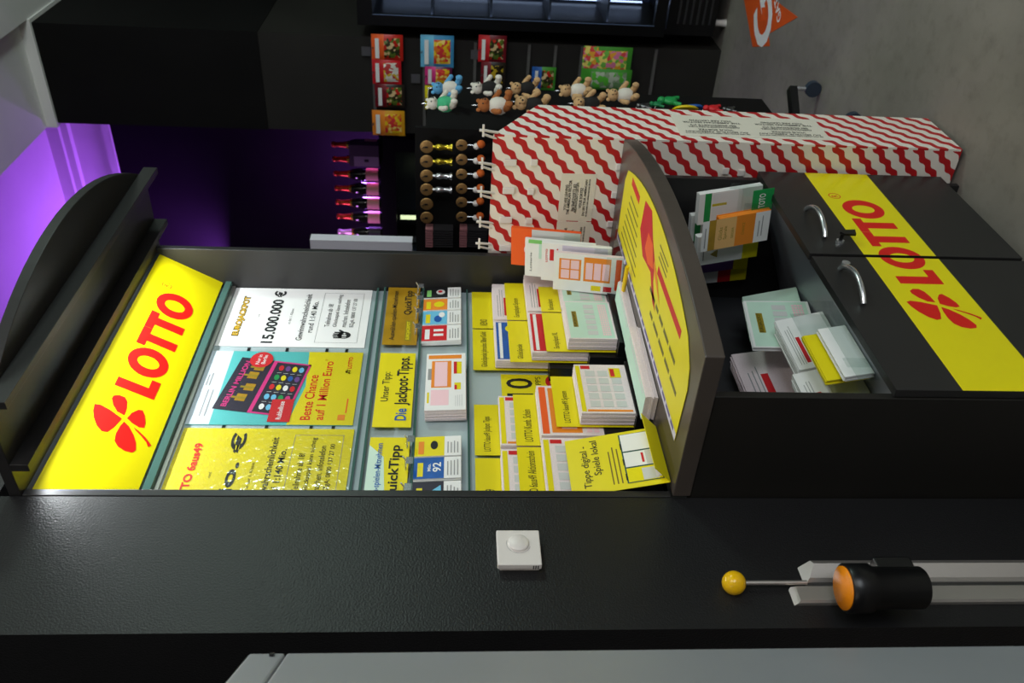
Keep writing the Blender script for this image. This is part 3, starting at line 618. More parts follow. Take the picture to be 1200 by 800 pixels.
# information card on the desk
pts = [(1.338, 1.246), (1.330, 1.10), (1.345, 1.055)]
ar = [p for p in arc(CL+.03, CR-.03, 1.045, .945) if 1.36 < p[0] < 2.18]
pts += ar+[(2.19, 1.05), (2.19, 1.232)]
Fm = T(0, 0, DZ+.0022); o = MB().prism(pts, -.0012, 0).build('information_card', YELP, None, Fm); tag(o, 'yellow information card with bowed edge lying on the desk', 'card')
P = Print()
P.poly([(1.338, 1.246), (2.19, 1.232), (2.19, 1.214), (1.338, 1.226)], LILAC)
rn = random.Random(3); x = 1.36
while x < 2.15:
    d = rn.uniform(.02, .06); P.rect(x, 1.2275-.0165*(x-1.338), x+d, 1.2365-.0165*(x-1.338), mat('violet ink', (96, 86, 140), .5), 1); x += d+.01
for i, t in enumerate(('Du bist dabei', 'mit deinem Tipp')): P.rect(1.40+.05*i, 1.15-.05*i, 1.72, 1.175-.05*i, mat('olive ink', (120, 110, 40), .5), 0) if 0 else None
OI = mat('olive ink', (112, 104, 44), .5)
for i in range(2):
    x = 1.39+.05*i
    while x < 1.70: d = rn.uniform(.03, .07); P.rect(x, 1.156-.046*i, x+d, 1.168-.046*i, OI); x += d+.012
P.rect(1.44, 1.030, 1.70, 1.052, REDP); P.lines(1.62, 1.01, .12, 3, .014, .005, OI, 0, 4)
P.poly([(1.66, 1.135), (1.70, 1.13), (1.76, 1.085), (1.86, 1.10), (1.93, 1.06), (1.92, .975), (1.84, .962), (1.79, 1.01), (1.74, 1.04), (1.72, 1.09)], REDP, 0)
P.poly([(1.74, 1.065), (1.80, 1.085), (1.85, 1.07), (1.84, 1.02), (1.78, 1.02)], ORANGE2, 1); P.poly([(1.63, 1.10), (1.70, 1.075), (1.745, 1.055), (1.74, 1.04), (1.69, 1.06)], ORANGE, 1)
P.rect(1.985, .998, 2.10, 1.020, RED); 
for i in range(7): P.rect(1.90+.012*i, 1.185-.023*i, 2.14-.008*i, 1.191-.023*i, OI)
P.done(o)
# ================================================================== OPEN TRAY: LEAFLETS AND SLIPS
gl2 = 'leaflets in the clear tray holders'
lh = thing('leaflet_holder', 'clear acrylic leaflet holders on the right wall of the open tray', 'holder', T(2.2, 1.2, ty(1.2)+.002))
def leaf(X, tl, w, h, t, n, m, label, lean, seed, tilt=6):
    p = onX(tl[0], tl[1], X); a = math.radians(lean); h = min(h, p.z-ty(p.y-w)-.006)
    Fm = side(X-0*math.sin(a), p.y, p.z, lean, tilt) @ T(0, -h, 0)
    o = stack(w, h, t, n, 'leaflet_pile', m, Fm, label, 'leaflets', gl2, .0012, seed); return o
DLW, DLH = .096, .205
o = leaf(2.145, (817, 264), DLW, .19, .020, 9, WHITE, 'white and green leaflet pile under the green TOTO card', -10, 21); w, h = DLW, .19
P = Print(); P.rect(0, h*.80, w, h*.90, GREEN); P.rect(w*.55, h*.55, w*.63, h*.78, YELP); P.rect(w*.05, h*.30, w*.95, h*.78, mat('pale grey print', (226, 228, 228), .5)); P.rect(0, 0, w*.04, h*.8, GREEN, 1); P.done(o)
p = onX(879, 245, 2.135); Fm = side(2.135, p.y, p.z-.062, -10, 6)
o = plate(.068, .062, .0015, 'toto_card', GREEN, Fm, 'green card with white TOTO lettering in the clear tray holder', 'card'); P = Print(); P.text('TOTO', .012, .024, .019, WHITE, .044, .02); P.done(o)
o = leaf(2.085, (840, 292), DLW, DLH, .022, 10, ORANGE, 'orange and white GlücksSpirale leaflet pile at the front of the tray holder', -12, 22); w, h = DLW, DLH
P = Print(); P.rect(0, h*.90, w, h, WHITE); P.lines(w*.1, h*.94, w*.7, 1, .01, .003, GREYP, 1); P.rect(0, h*.80, w, h*.90, GOLDP); P.rect(0, h*.50, w, h*.80, mat('peach print', (240, 190, 120), .5)); P.rect(0, h*.22, w, h*.50, ORANGE)
P.text('Glücks', w*.30, h*.70, h*.055, OLIVE, w*.42, .0); P.text('Spirale', w*.30, h*.62, h*.06, OLIVE, w*.44, .0); P.text('SIEGER', w*.30, h*.53, h*.035, OLIVE, w*.36, 0); P.text('CHANCE', w*.35, h*.37, h*.04, GOLDP, w*.40, .0, 1)
P.rect(0, 0, w, h*.22, WHITE, 1); P.lines(w*.2, h*.15, w*.7, 2, h*.05, .003, GREYP, 2, 1); P.done(o)
o = leaf(2.195, (808, 283), .085, .20, .018, 8, WHITE, 'white leaflet pile with green edge behind the orange leaflets', -6, 23); P = Print(); P.rect(0, .17, .085, .188, GREEN); P.done(o)
o = leaf(2.120, (815, 312), DLW, .19, .020, 8, WHITE, 'white leaflet pile with a small gold hat below the orange leaflets', -10, 24); w, h = DLW, .19
P = Print(); P.lines(w*.15, h*.88, w*.5, 1, .01, .003, GREYP); P.poly([(w*.20, h*.66), (w*.48, h*.66), (w*.42, h*.72), (w*.34, h*.78), (w*.26, h*.72)], OLIVE); P.rect(0, 0, w, h*.25, YELP); P.done(o)
o = leaf(2.180, (806, 322), DLW, .185, .016, 6, PURPLE, 'purple leaflet pile deep in the tray holder', -6, 25); P = Print(); P.rect(0, 0, DLW, .045, YELP); P.done(o)
o = leaf(2.220, (818, 333), .09, .15, .02, 6, WHITE, 'white, red and yellow striped leaflet pile at the back of the tray holder', -4, 26); P = Print(); P.rect(0, .05, .09, .09, REDP); P.rect(0, 0, .09, .05, YELP); P.done(o)
for X, px, zt in ((2.195, (879, 258), .10), (2.150, (909, 282), .08)):
    p = onX(px[0], px[1], X-.05); z0 = ty(p.y-.1)+.006
    MB().box(X-.03, X-.028, p.y-.104, p.y+.004, z0, z0+zt).build('pocket', ACRYL, lh, rel(lh, Matrix.Identity(4)))
# slips standing in the tray, leaning back
def tray_pile(x0, x1, y, h, t, n, m, kind, label, lean, roll, seed, sh=0):
    z = ty(y)+.003+max(0, -math.sin(math.radians(roll)))*(x1-x0)
    Fm = front(x0, y, z, lean) @ Matrix.Rotation(math.radians(roll), 4, 'Z')
    o = stack(x1-x0, h, t, n, 'play_slips', m, Fm, label, 'slips', 'slip piles standing in the open tray', .003, seed)
    if kind: slip_print(o, x1-x0, h, kind, seed)
    return o
tray_pile(1.60, 1.84, 1.350, .240, .05, 14, PAPER, 'plain', 'large pile of pale lottery slips at the back of the tray', 10, 0, 31)
tray_pile(1.88, 2.02, 1.290, .150, .06, 12, MINT, None, 'fanned pile of mint green slips right of the EUROJACKPOT slip', 20, -8, 32)
tray_pile(1.70, 1.91, 1.262, .170, .012, 4, WHITE, 'euro', 'white EUROJACKPOT slip pile leaning in the middle of the tray', 6, -8, 33)
tray_pile(1.56, 1.76, 1.190, .120, .050, 12, WHITE, 'plain', 'white slip pile with red print in the clear tray box', 16, 0, 34)
tray_pile(1.36, 1.55, 1.190, .140, .04, 9, WHITE, 'plain', 'white slip pile next to the left wall of the tray', 16, 0, 35)
tray_pile(1.42, 1.585, 1.122, .095, .012, 4, YELP, None, 'yellow booklet pile at the front of the tray', 12, 0, 36)
tray_pile(1.40, 1.575, 1.102, .062, .014, 6, WHITE, None, 'torn white slip pile in front of the yellow booklets', 12, 0, 37)
ab = thing('slip_box', 'clear acrylic slip box with dividers in the open tray', 'holder', T(1.5, 1.15, ty(1.15)+.002)); I_ = rel(ab, Matrix.Identity(4))
for y, x0, x1, h in ((1.158, 1.40, 1.70, .10), (1.088, 1.36, 1.62, .05)):
    MB().box(x0, x1, y, y+.002, ty(y)+.003, ty(y)+h).build('divider', ACRYL, ab, I_)
for x in (1.62, 1.40):
    MB().box(x, x+.03, 1.086, 1.088, ty(1.086)+.003, ty(1.088)+.06).build('clip', ACRYL, ab, I_)
# ================================================================== FITTINGS ON THE BLACK WALL
tm = thing('thermostat', 'white square room thermostat with round dial on the black wall', 'thermostat', front(1.081, WY, 1.316))
MB().box(.006, .080, .004, .081, 0, .012).build('back_plate', PLASTW, tm); 
b = MB().box(0, .087, 0, .086, .010, .024); b.build('cover', PLASTW, tm, None, .002)
dl = MB().lathe([(.0205, 0), (.0205, .004), (.0185, .006), (0, .006)], (.052, .043, .024), 32).build('dial', PLASTW, tm)
P = Print(.0245)
for k in range(26):
    a0, a1 = math.radians(70+k*7), math.radians(77+k*7); r0, r1 = .0235, .0243
    P.poly([(.052+r*math.cos(a), .043+r*math.sin(a)) for r, a in ((r0, a0), (r1, a0), (r1, a1), (r0, a1))], GREYP)
P.done(tm, 'scale_mark')
for k in range(3): MB().box(-.0004, .0004, .006+.0045*k, .008+.0045*k, .011, .021).build('vent_slot', PLASTB, tm)
# aluminium profile, rod with ball, reflector
pf = thing('aluminium_profile', 'aluminium rail running up the black wall to the yellow ball', 'rail', front(1.0, WY-.001, 0))
b = MB(); b.X = None
for px in ([(0, 0), (.036, 0), (.040, .004), (.036, .012), (.004, .012), (0, .008)], [(.050, 0), (.090, 0), (.090, .022), (.080, .026), (.056, .012), (.050, .006)]):
    n = len(px); top = .835 if px[1][0] < .05 else .800
    bb = MB().add([(x, 0, z) for x, z in px]+[(x, top-.9*z, z) for x, z in px], [tuple(range(n)), tuple(reversed(range(n, 2*n)))]+[(i, n+i, n+(i+1) % n, (i+1) % n) for i in range(n)])
    bb.build('rail_section', ALU, pf)
MB().box(.036, .050, 0, .80, .001, .004).build('groove', STEEL, pf)
rod = thing('ball_rod', 'yellow ball on a thin steel rod standing on the wall rail', 'ball rod', T(1.043, WY-.015, .80))
MB().tube([(0, 0, 0), (0, 0, .125)], .0045, 10).build('rod', ALU, rod)
MB().ball((0, 0, .145), .0232, 24, 16).build('ball', mat('glossy yellow ball', (236, 184, 20), .12, var=(60, .05)), rod)
rf = thing('reflector_post', 'black cylindrical sensor with amber reflector top clamped to the wall rail', 'sensor', T(.983, WY-.076, .615))
MB().lathe([(.036, 0), (.039, .004), (.039, .10), (.045, .104), (.045, .148), (.042, .150)], (0, 0, 0), 32).build('housing', PLASTB, rf)
MB().lathe([(.040, 0), (.040, .003), (0, .004)], (0, 0, .1502), 32).build('reflector', AMBER, rf)
MB().box(.0, .03, .034, .048, .02, .12).build('clamp', PLASTB, rf, None, .003)
b = MB().box(.012, .050, -.030, .030, .012, .085); b.build('rib', PLASTB, rf, None, .004)
# light grey gate leaf at the left
gd = Vector((math.cos(math.radians(41.5)), math.sin(math.radians(41.5)), 0)); far = Vector((.757, 1.165, 0))
Fm = fr((far.x, far.y, 0), -gd, (0, 0, 1))
gt = thing('gate_leaf', 'light grey metal gate leaf left of the black wall corner', 'gate', Fm)
GM = mat('light grey metal', (146, 150, 154), .45, metal=.1, var=(3, .05))
MB().box(0, 1.0, 0, 1.735, -.02, .02).build('leaf_panel', GM, gt, None, .004)
MB().box(0, 1.0, 1.737, 1.79, -.02, .02).build('top_rail', GM, gt, None, .004)
MB().box(.012, .020, 1.75, 1.757, -.024, .024).build('rivet', PLASTB, gt)
# ================================================================== STRIPED SOUVENIR STAND
def stripe_material(name, sx, sy, kk=1.0):
    m = bpy.data.materials.new(name); m.use_nodes = True; nt = m.node_tree; p = nt.nodes['Principled BSDF']; p.inputs['Roughness'].default_value = .45
    tc = nt.nodes.new('ShaderNodeTexCoord'); sp = nt.nodes.new('ShaderNodeSeparateXYZ'); nt.links.new(tc.outputs['Object'], sp.inputs[0])
    def mth(op, a, b=None):
        n = nt.nodes.new('ShaderNodeMath'); n.operation = op
        for i, q in enumerate((a, b)):
            if q is None: continue
            if isinstance(q, (int, float)): n.inputs[i].default_value = q
            else: nt.links.new(q, n.inputs[i])
        return n.outputs[0]
    hor = mth('ADD', mth('MULTIPLY', sp.outputs[0], sx), mth('MULTIPLY', sp.outputs[1], sy))
    across = mth('ADD', sp.outputs[2], mth('MULTIPLY', hor, kk)); along = mth('SUBTRACT', sp.outputs[2], hor)
    along = mth('SUBTRACT', sp.outputs[2], mth('MULTIPLY', hor, kk))
    wob = mth('MULTIPLY', mth('SINE', mth('MULTIPLY', along, 2*math.pi/.058)), .078)
    v = mth('FRACT', mth('ADD', mth('MULTIPLY', across, 1/.062), wob))
    red = mth('LESS_THAN', v, .43)
    mx = nt.nodes.new('ShaderNodeMix'); mx.data_type = 'RGBA'; nt.links.new(red, mx.inputs[0]); mx.inputs[6].default_value = L(236, 228, 216); mx.inputs[7].default_value = L(186, 26, 32)
    nt.links.new(mx.outputs[2], p.inputs['Base Color']); MATS[name] = m; return m
SX0, SX1, SY0, SY1, SZ0, SZ1 = CR+.016, 2.535, .975, 1.46, 1.388, 1.244
SA, SB = stripe_material('red and cream wavy stripes side', 0, 1.0, .94), stripe_material('red and cream wavy stripes front', -1.0, 0, .86)
st = thing('souvenir_stand', 'red and white striped souvenir stand beside the lottery cabinet', 'display stand', T(SX0, SY0, 0)); S_ = rel(st, Matrix.Identity(4))
MB().box(SX0, SX0+.008, SY0+.006, SY1, .012, SZ0).build('side_panel', SA, st, S_)
b = MB(); b.add([(SX0, SY0, .012), (SX1, SY0, .012), (SX1, SY0, SZ1), (SX0, SY0, SZ0), (SX0, SY0+.006, .012), (SX1, SY0+.006, .012), (SX1, SY0+.006, SZ1), (SX0, SY0+.006, SZ0)], [(0, 1, 2, 3), (7, 6, 5, 4), (0, 4, 5, 1), (1, 5, 6, 2), (2, 6, 7, 3), (3, 7, 4, 0)])
b.build('front_panel', SB, st, S_)
MB().box(SX1-.008, SX1, SY0+.006, SY1, .012, SZ1).build('side_panel', SA, st, S_)
MB().box(SX0+.008, SX1-.008, SY1-.008, SY1, .012, SZ1).build('rear_panel', SB, st, S_)
for x in (SX0+.03, SX1-.03):
    for y in (SY0+.03, SY1-.03): MB().lathe([(.012, 0), (.012, .012)], (x, y, 0), 12).build('foot', PLASTB, st, S_)
CREAM = mat('cream sign print', (228, 222, 206), .5)
FA = side(SX0-.0005, 0, 0)
def sector(P, x0, x1, z0, z1, rot=False):
    t = ('YOU ARE LEAVING', 'THE AMERICAN SECTOR', 'ВЫ ВЫЕЗЖАЕТЕ ИЗ', 'АМЕРИКАНСКОГО СЕКТОРА', 'VOUS SORTEZ', 'DU SECTEUR AMÉRICAIN', 'SIE VERLASSEN DEN AMERIKANISCHEN SEKTOR'); ws = (.62, .84, .66, .74, .50, .88, .92); zz = (.80, .70, .56, .47, .33, .22, .13)
    for s, wq, q in zip(t, ws, zz):
        if not rot: P.text(s, (x0+x1)/2, z0+(z1-z0)*q, (z1-z0)*(.088 if q > .15 else .045), INK, (x1-x0)*wq, .025, 1, .5)
        else: P.text(s, x1-(x1-x0)*(1-q)*1.0, (z0+z1)/2-(z1-z0)*wq/2, (x1-x0)*(.075 if q > .15 else .045), INK, (z1-z0)*wq, .015, 1, 0, math.pi/2)
a0 = onX(653, 258, SX0); a1 = onX(697, 204, SX0)
for k in range(2):
    yl = a0.y+k*(abs(a0.y-a1.y)+.003); wq = abs(a0.y-a1.y); hq = a0.z-onX(693, 258, SX0).z
    pl = MB().box(0, wq, 0, hq, -.0004, .0006).build('sector_sign', CREAM, st, S_ @ side(SX0-.0005, yl, a0.z-hq))
    pl['label'] = 'cream panel reading YOU ARE LEAVING THE AMERICAN SECTOR'
    P = Print(.0007); sector(P, .01, wq-.01, .004, hq-.004); P.done(pl, 'lettering')
FBm = front(SX0, SY0-.0005, 0)
q0 = onY(802, 155, SY0); q1 = onY(938, 145, SY0); bz1, bz0 = .845, .395
pl = MB().box(.035, .19, bz0, bz1, -.0004, .0006).build('sector_sign', CREAM, st, S_ @ FBm)
pl['label'] = 'cream front panel with two blocks of lettering running upwards'
P = Print(.0007); sector(P, .04, .185, bz0+.01, (bz0+bz1)/2-.005, True); P.done(pl, 'lettering')
P = Print(.0007); sector(P, .04, .185, (bz0+bz1)/2+.005, bz1-.01, True); P.done(pl, 'lettering')
# white hooks and hook sockets on its side
for (hx, hy) in ((578, 150), (577, 188), (575, 221), (574, 256), (573, 281)):
    p = onX(hx+6, hy+6, SX0); z = SZ0-.004; y = min(p.y, SY1-.03)
    b = MB().tube([(SX0+.004, y, z-.01), (SX0-.004, y-.006, z+.014), (SX0-.016, y-.014, z+.030), (SX0-.016, y-.014, z+.044)], .004, 6); b.tube([(SX0+.004, y+.018, z-.008), (SX0-.004, y+.010, z+.010), (SX0-.016, y-.002, z+.030)], .0035, 6); b.box(SX0-.019, SX0-.013, y-.030, y+.004, z+.030, z+.036)
    b.build('hook', PLASTW, st, S_)
for hx, hy in ((598, 190), (626, 190), (596, 223), (622, 224), (593, 257), (620, 258), (592, 290), (726, 195), (720, 228), (715, 262), (850, 200), (868, 202)):
    p = onX(hx, hy, SX0); L2 = .018 if hx < 612 else .010
    MB().box(SX0-.006, SX0, p.y-.010, p.y+.010, p.z-L2, p.z+L2).build('hook_socket', PLASTW, st, S_, .002)
# ================================================================== BLACK KEYRING RACK BEHIND IT
KX = 2.95; KY0, KY1 = 1.235, 1.80
kr = thing('keyring_rack', 'black souvenir rack on castors hung with keyrings and plush bears', 'display rack', T(3.05, 1.4, 0)); K_ = rel(kr, Matrix.Identity(4))
MB().box(KX, KX+.018, KY0, KY1, .95, 1.638).build('peg_board', BLACKW, kr, K_)
MB().box(KX+.018, 3.36, KY0, KY0+.018, .25, 1.60).build('peg_board', BLACKW, kr, K_)
MB().box(3.10, 3.15, 1.40, 1.45, .10, 1.60).build('post', BLACKW, kr, K_)
for a in ((2.98, 1.165), (3.40, 1.2), (2.9, 1.7), (3.4, 1.7)):
    d = Vector((a[0]-3.125, a[1]-1.425, 0)); n = d.normalized().cross(Vector((0, 0, 1)))*.02
    c0 = Vector((3.125, 1.425, .105)); c1 = Vector((a[0], a[1], .105))
    b = MB().add([tuple(c0+n), tuple(c0-n), tuple(c1-n), tuple(c1+n)]+[tuple(v+Vector((0, 0, .03))) for v in (c0+n, c0-n, c1-n, c1+n)], [(3, 2, 1, 0), (4, 5, 6, 7), (0, 1, 5, 4), (1, 2, 6, 5), (2, 3, 7, 6), (3, 0, 4, 7)])
    f = b.build('foot', PLASTB, kr, K_)
    MB().tube([(a[0], a[1], .105), (a[0], a[1], .065)], .010, 8).build('stem', CHROME, f)
    MB().tube([(a[0]-.012, a[1], .032), (a[0]+.012, a[1], .032)], .032, 16).build('castor', mat('blue grey rubber', (50, 60, 74), .4), f)
def keyring(y, z, charm, label, group, r=.024):
    t = thing('keyring', label, 'keyring', T(KX-.001, y, z), group)
    MB().tube([(0, 0, r*.4), (-.05, 0, r*.4), (-.058, 0, r*.4+.006)], .0018, 6).build('peg', STEEL, t)
    b = MB(); b.X = Matrix.Rotation(math.radians(-90), 4, 'Y'); b.lathe([(r, 0), (r, .003), (r*.9, .004), (0, .004)], (0, 0, .042), 20); b.build('coin', COPPER, t)
    MB().box(-.049, -.0465, -.003, .003, -.004, .007).build('cut_out', INK, t)
    if charm is None: return
    if charm in ('gold', 'silver'):
        m = BRASS if charm == 'gold' else CHROME
        MB().lathe([(.006, 0), (.007, -.012), (.011, -.014), (.012, -.03), (.009, -.034), (.009, -.06), (.014, -.064), (.014, -.070)], (-.042, 0, -r+.002), 12).build('tower_charm', m, t)
    else:
        MB().tube([(-.042, 0, -r), (-.042, 0, -r-.022)], .003, 6).build('link', CHROME, t)
        MB().ball((-.042, .004, -r-.032), .012, 10, 7).build('white_bead', PLASTW, t); MB().ball((-.044, -.006, -r-.048), (.013, .015, .015), 10, 7).build('orange_bead', mat('orange fur', (206, 96, 30), .8), t)
gk = 'bronze coin keyrings on the black rack'
names = ['first', 'second', 'third', 'fourth', 'fifth', 'sixth']
for i, (y, c) in enumerate(zip((172, 189, 206, 222, 239, 255), ('gold', 'gold', 'silver', 'silver', None, None))):
    p = onX(500, y, KX-.045); keyring(p.y, p.z, c, ['bronze coin keyring with gold tower charm nearest the bears', 'bronze coin keyring with gold tower charm, second of the upper row', 'bronze coin keyring with silver tower charm, third of the upper row', 'bronze coin keyring with silver tower charm, fourth of the upper row', 'bare bronze coin keyring, fifth of the upper row', 'bare bronze coin keyring above the dark stacked keyrings, upper row'][i], gk)
for i, y in enumerate((170, 187, 204, 221, 237, 254)):
    p = onX(541, y, KX-.045); keyring(p.y, p.z, 'bead', 'bronze coin keyring with white and orange beads, %s of the lower row from the bears' % names[i], gk, .021)
for i, (x0, nm) in enumerate(((508, 'upper'), (548, 'lower'))):
    p = onX(x0, 266, KX-.03); t = thing('keyring_bundle', 'bundle of dark flat keyrings at the end of the %s keyring row' % nm, 'keyring', T(KX-.001, p.y, p.z), gk)
    for k in range(8):
        MB().box(-.050, -.004, .010*k, .010*k+.006, -.075, 0).build('tag', mat('dark card', (46, 44, 46), .3), t)
        MB().box(-.050, -.004, .010*k, .010*k+.007, .002, .03).build('disc', mat('dull pink card', (150, 100, 104), .5), t)
# plush bears hanging on the rack's front
TAN, BROWN, BLUEF, WHITEF, BLACKF = mat('tan plush', (206, 166, 118), .95, bump=(500, .5)), mat('brown plush', (168, 100, 52), .95, bump=(500, .5)), mat('blue plush', (96, 168, 214), .95, bump=(500, .5)), mat('white plush', (226, 220, 208), .95, bump=(500, .5)), mat('black cloth', (24, 22, 22), .9)
GREENF = mat('green felt badge', (60, 170, 120), .8)
def bear(x, y, px, py, s, fur, shirt, rz, label, roll=0):
    p = onY(px, py, y); Mx = T(p.x, p.y, p.z) @ Matrix.Rotation(math.radians(rz), 4, 'Z') @ Matrix.Rotation(math.radians(roll), 4, 'Y') @ Matrix.Scale(s, 4)
    t = thing('plush_bear', label, 'plush toy', Mx, 'small plush bears hanging on the rack')
    b = MB()   # faces -Y
    b.ball((0, 0, 0), (.30, .24, .36)); b.ball((0, -.02, .50), (.27, .25, .25)); b.ball((0, -.25, .45), (.12, .12, .10))
    for q in (-1, 1):
        b.ball((q*.21, 0, .72), (.09, .05, .09)); b.tube([(q*.22, -.02, .18), (q*.36, -.10, .06), (q*.44, -.22, -.04)], [.10, .11, .10], 10); b.ball((q*.45, -.24, -.05), .105)
        b.tube([(q*.15, -.04, -.26), (q*.22, -.22, -.38), (q*.25, -.42, -.42)], [.14, .14, .13], 10); b.ball((q*.26, -.46, -.40), (.13, .09, .15))
    b.build('body', fur, t)
    if shirt:
        c = MB(); c.lathe([(.26, -.30), (.325, -.16), (.33, .06), (.26, .24), (.17, .31)], (0, 0, 0), 16); c.X = None; c.build('shirt', shirt, t)
    e = MB()
    for q in (-1, 1): e.ball((q*.10, -.235, .56), .032, 8, 6)
    e.ball((0, -.36, .48), .04, 8, 6); e.build('face', INK, t)
    MB().tube([(0, 0, .74), (.02, 0, .86), (0, .02, .98), (-.02, 0, .86), (0, 0, .74)], .015, 6).build('loop', CHROME, t)
bear(0, 1.16, 527, 104, .085, BLUEF, WHITEF, -35, 'blue and white plush bear nearest the candy wall')
bear(0, 1.10, 521, 122, .080, WHITEF, GREENF, -25, 'white plush bear with green badge shirt')
bear(0, 1.15, 573, 104, .085, WHITEF, BLACKF, -30, 'white plush bear with black shirt')
bear(0, 1.10, 583, 124, .090, BROWN, WHITEF, -30, 'brown plush bear in a white shirt')
bear(0, 1.15, 618, 104, .082, TAN, BLACKF, -50, 'tan plush bear with black shirt above another tan bear')
bear(0, 1.10, 626, 124, .090, TAN, BLACKF, -50, 'tan plush bear with black shirt at the corner of the striped stand', 10)
bear(0, 1.15, 677, 107, .088, TAN, WHITEF, -30, 'tan plush bear with white collar in front of the long green bag')
bear(0, 1.10, 693, 122, .085, TAN, BLACKF, -55, 'tan plush bear showing its black back beside the striped stand')
bear(0, 1.13, 732, 112, .085, TAN, WHITEF, -40, 'tan plush bear with blue white scarf, lowest of the bears')
# round badges and small hanging things below the bears
b = MB(); p = onY(803, 128, 1.15); b.X = T(p.x, p.y, p.z) @ Matrix.Rotation(math.radians(35), 4, 'Z') @ Matrix.Rotation(math.radians(90), 4, 'X'); b.lathe([(.045, -.004), (.048, 0), (.040, .006), (0, .008)], (0, 0, 0), 24); bo = tag(b.build('round_badge', mat('yellow enamel', (226, 200, 20), .3)), 'large round yellow badge hanging over the striped stand', 'badge'); MB().tube([(p.x, p.y+.012, p.z), (p.x, KY0+.001, p.z)], .003, 6).build('peg', STEEL, bo)
b = MB(); p = onY(813, 126, 1.19); b.X = T(p.x, p.y, p.z) @ Matrix.Rotation(math.radians(35), 4, 'Z') @ Matrix.Rotation(math.radians(90), 4, 'X'); b.lathe([(.034, -.004), (.036, 0), (.03, .006), (0, .007)], (0, 0, 0), 24); tag(b.build('round_badge', BLUE), 'round blue badge behind the yellow badge', 'badge')
for k, (px, py, m, s, nm) in enumerate(((785, 118, GREEN, .027, 'green'), (770, 122, mat('dark green rubber', (20, 120, 70), .5), .017, 'dark green'), (836, 127, REDP, .022, 'red and white'), (755, 124, STEEL, .017, 'silver'), (855, 128, STEEL, .016, 'dull silver'))):
    p = onY(px, py, 1.14); t = thing('hanging_charm', 'small %s charm hanging at the edge of the black rack' % nm, 'charm', T(*p), 'small charms on the black rack')
    b = MB(); b.ball((0, 0, 0), (s, s*.5, s)); b.ball((0, 0, s*1.2), s*.55); b.tube([(-s*.8, 0, -s*.4), (-s*1.3, 0, -s*1.3)], s*.3, 8); b.tube([(s*.8, 0, -s*.4), (s*1.2, 0, -s*1.4)], s*.3, 8); b.build('figure', m, t)
    MB().tube([(0, 0, s*1.6), (0, .06, s*2.2)], .002, 6).build('ring', CHROME, t)
# ================================================================== SWEETS WALL
sw = thing('slat_rails', 'thin grey rails with wire hooks across the black sweets wall', 'rails', T(BX, 1.8, .5)); W_ = rel(sw, Matrix.Identity(4))
for px in (437, 497, 557, 620, 651, 682, 769):
    z = onX(px, 60, BX).z
    MB().box(BX-.010, BX+.003, BY0+.01, BY1-.02, z-.008, z+.008).build('rail', mat('grey rail', (92, 90, 88), .5), sw, W_)
def patch_material(name, cols, scale):
    m = bpy.data.materials.new(name); m.use_nodes = True; nt = m.node_tree; p = nt.nodes['Principled BSDF']; p.inputs['Roughness'].default_value = .25
    tc = nt.nodes.new('ShaderNodeTexCoord'); v = nt.nodes.new('ShaderNodeTexVoronoi'); v.inputs['Scale'].default_value = scale; nt.links.new(tc.outputs['Object'], v.inputs['Vector'])
    s = nt.nodes.new('ShaderNodeSeparateColor'); nt.links.new(v.outputs['Color'], s.inputs[0]); r = nt.nodes.new('ShaderNodeValToRGB'); r.color_ramp.interpolation = 'CONSTANT'
    for i, c in enumerate(cols):
        e = r.color_ramp.elements[i] if i < 2 else r.color_ramp.elements.new(i/len(cols))
        e.position = i/len(cols); e.color = L(*c)
    nt.links.new(s.outputs[0], r.inputs['Fac']); nt.links.new(r.outputs['Color'], p.inputs['Base Color']); return m
def bag(px0, py0, px1, py1, X, body, head, mix, label, head_frac=.40, n=1, dz=0):
    """pillow bag hanging on the wall: px0<px1 top to bottom, py0<py1 right to left"""
    a = onX(px0, py1, X); c = onX(px1, py0, X); w = abs(a.y-c.y); h = abs(a.z-c.z); Fm = side(X, a.y, a.z-h)
    t = thing('sweets_bag', label, 'sweets bag', Fm, 'bags of sweets on the sweets wall')
    nx, ny = 8, 10; b = MB()
    for sgn in (1, -1):
        vs = []
        for j in range(ny+1):
            for i in range(nx+1):
                u, v = i/nx, j/ny; vs.append((u*w, v*h, sgn*(.001+.018*(math.sin(math.pi*u)*math.sin(math.pi*min(1, max(0, (v-.06)/.88))))**.6)))
        for j in range(ny):
            for i in range(nx):
                q = (j*(nx+1)+i, j*(nx+1)+i+1, (j+1)*(nx+1)+i+1, (j+1)*(nx+1)+i)
        fs = [(j*(nx+1)+i, j*(nx+1)+i+1, (j+1)*(nx+1)+i+1, (j+1)*(nx+1)+i) for j in range(ny) for i in range(nx)]
        if sgn < 0: fs = [tuple(reversed(f)) for f in fs]
        o0 = len(b.f); b.add(vs, fs, 0, True)
        for k, f in enumerate(fs):
            j = k//nx; i = k % nx; v = (j+.5)/ny
            if v > 1-head_frac: b.m[o0+k] = 1
            elif .12 < v and 0 < i < nx-1: b.m[o0+k] = 2
    b.build('pouch', [body, head, mix], t)
    P = Print(.0205); P.rect(w*.12, h*(1-head_frac*.62), w*.88, h*(1-head_frac*.30), WHITE if head is not WHITE else REDP) if head_frac > .3 else None
    if P.f: P.done(t, 'name_panel')
    b = MB().tube([(w*.5, h*.96, -.038), (w*.5, h*.96, .03), (w*.5, h*.99, .035)], .003, 6); b.build('hook', STEEL, t)
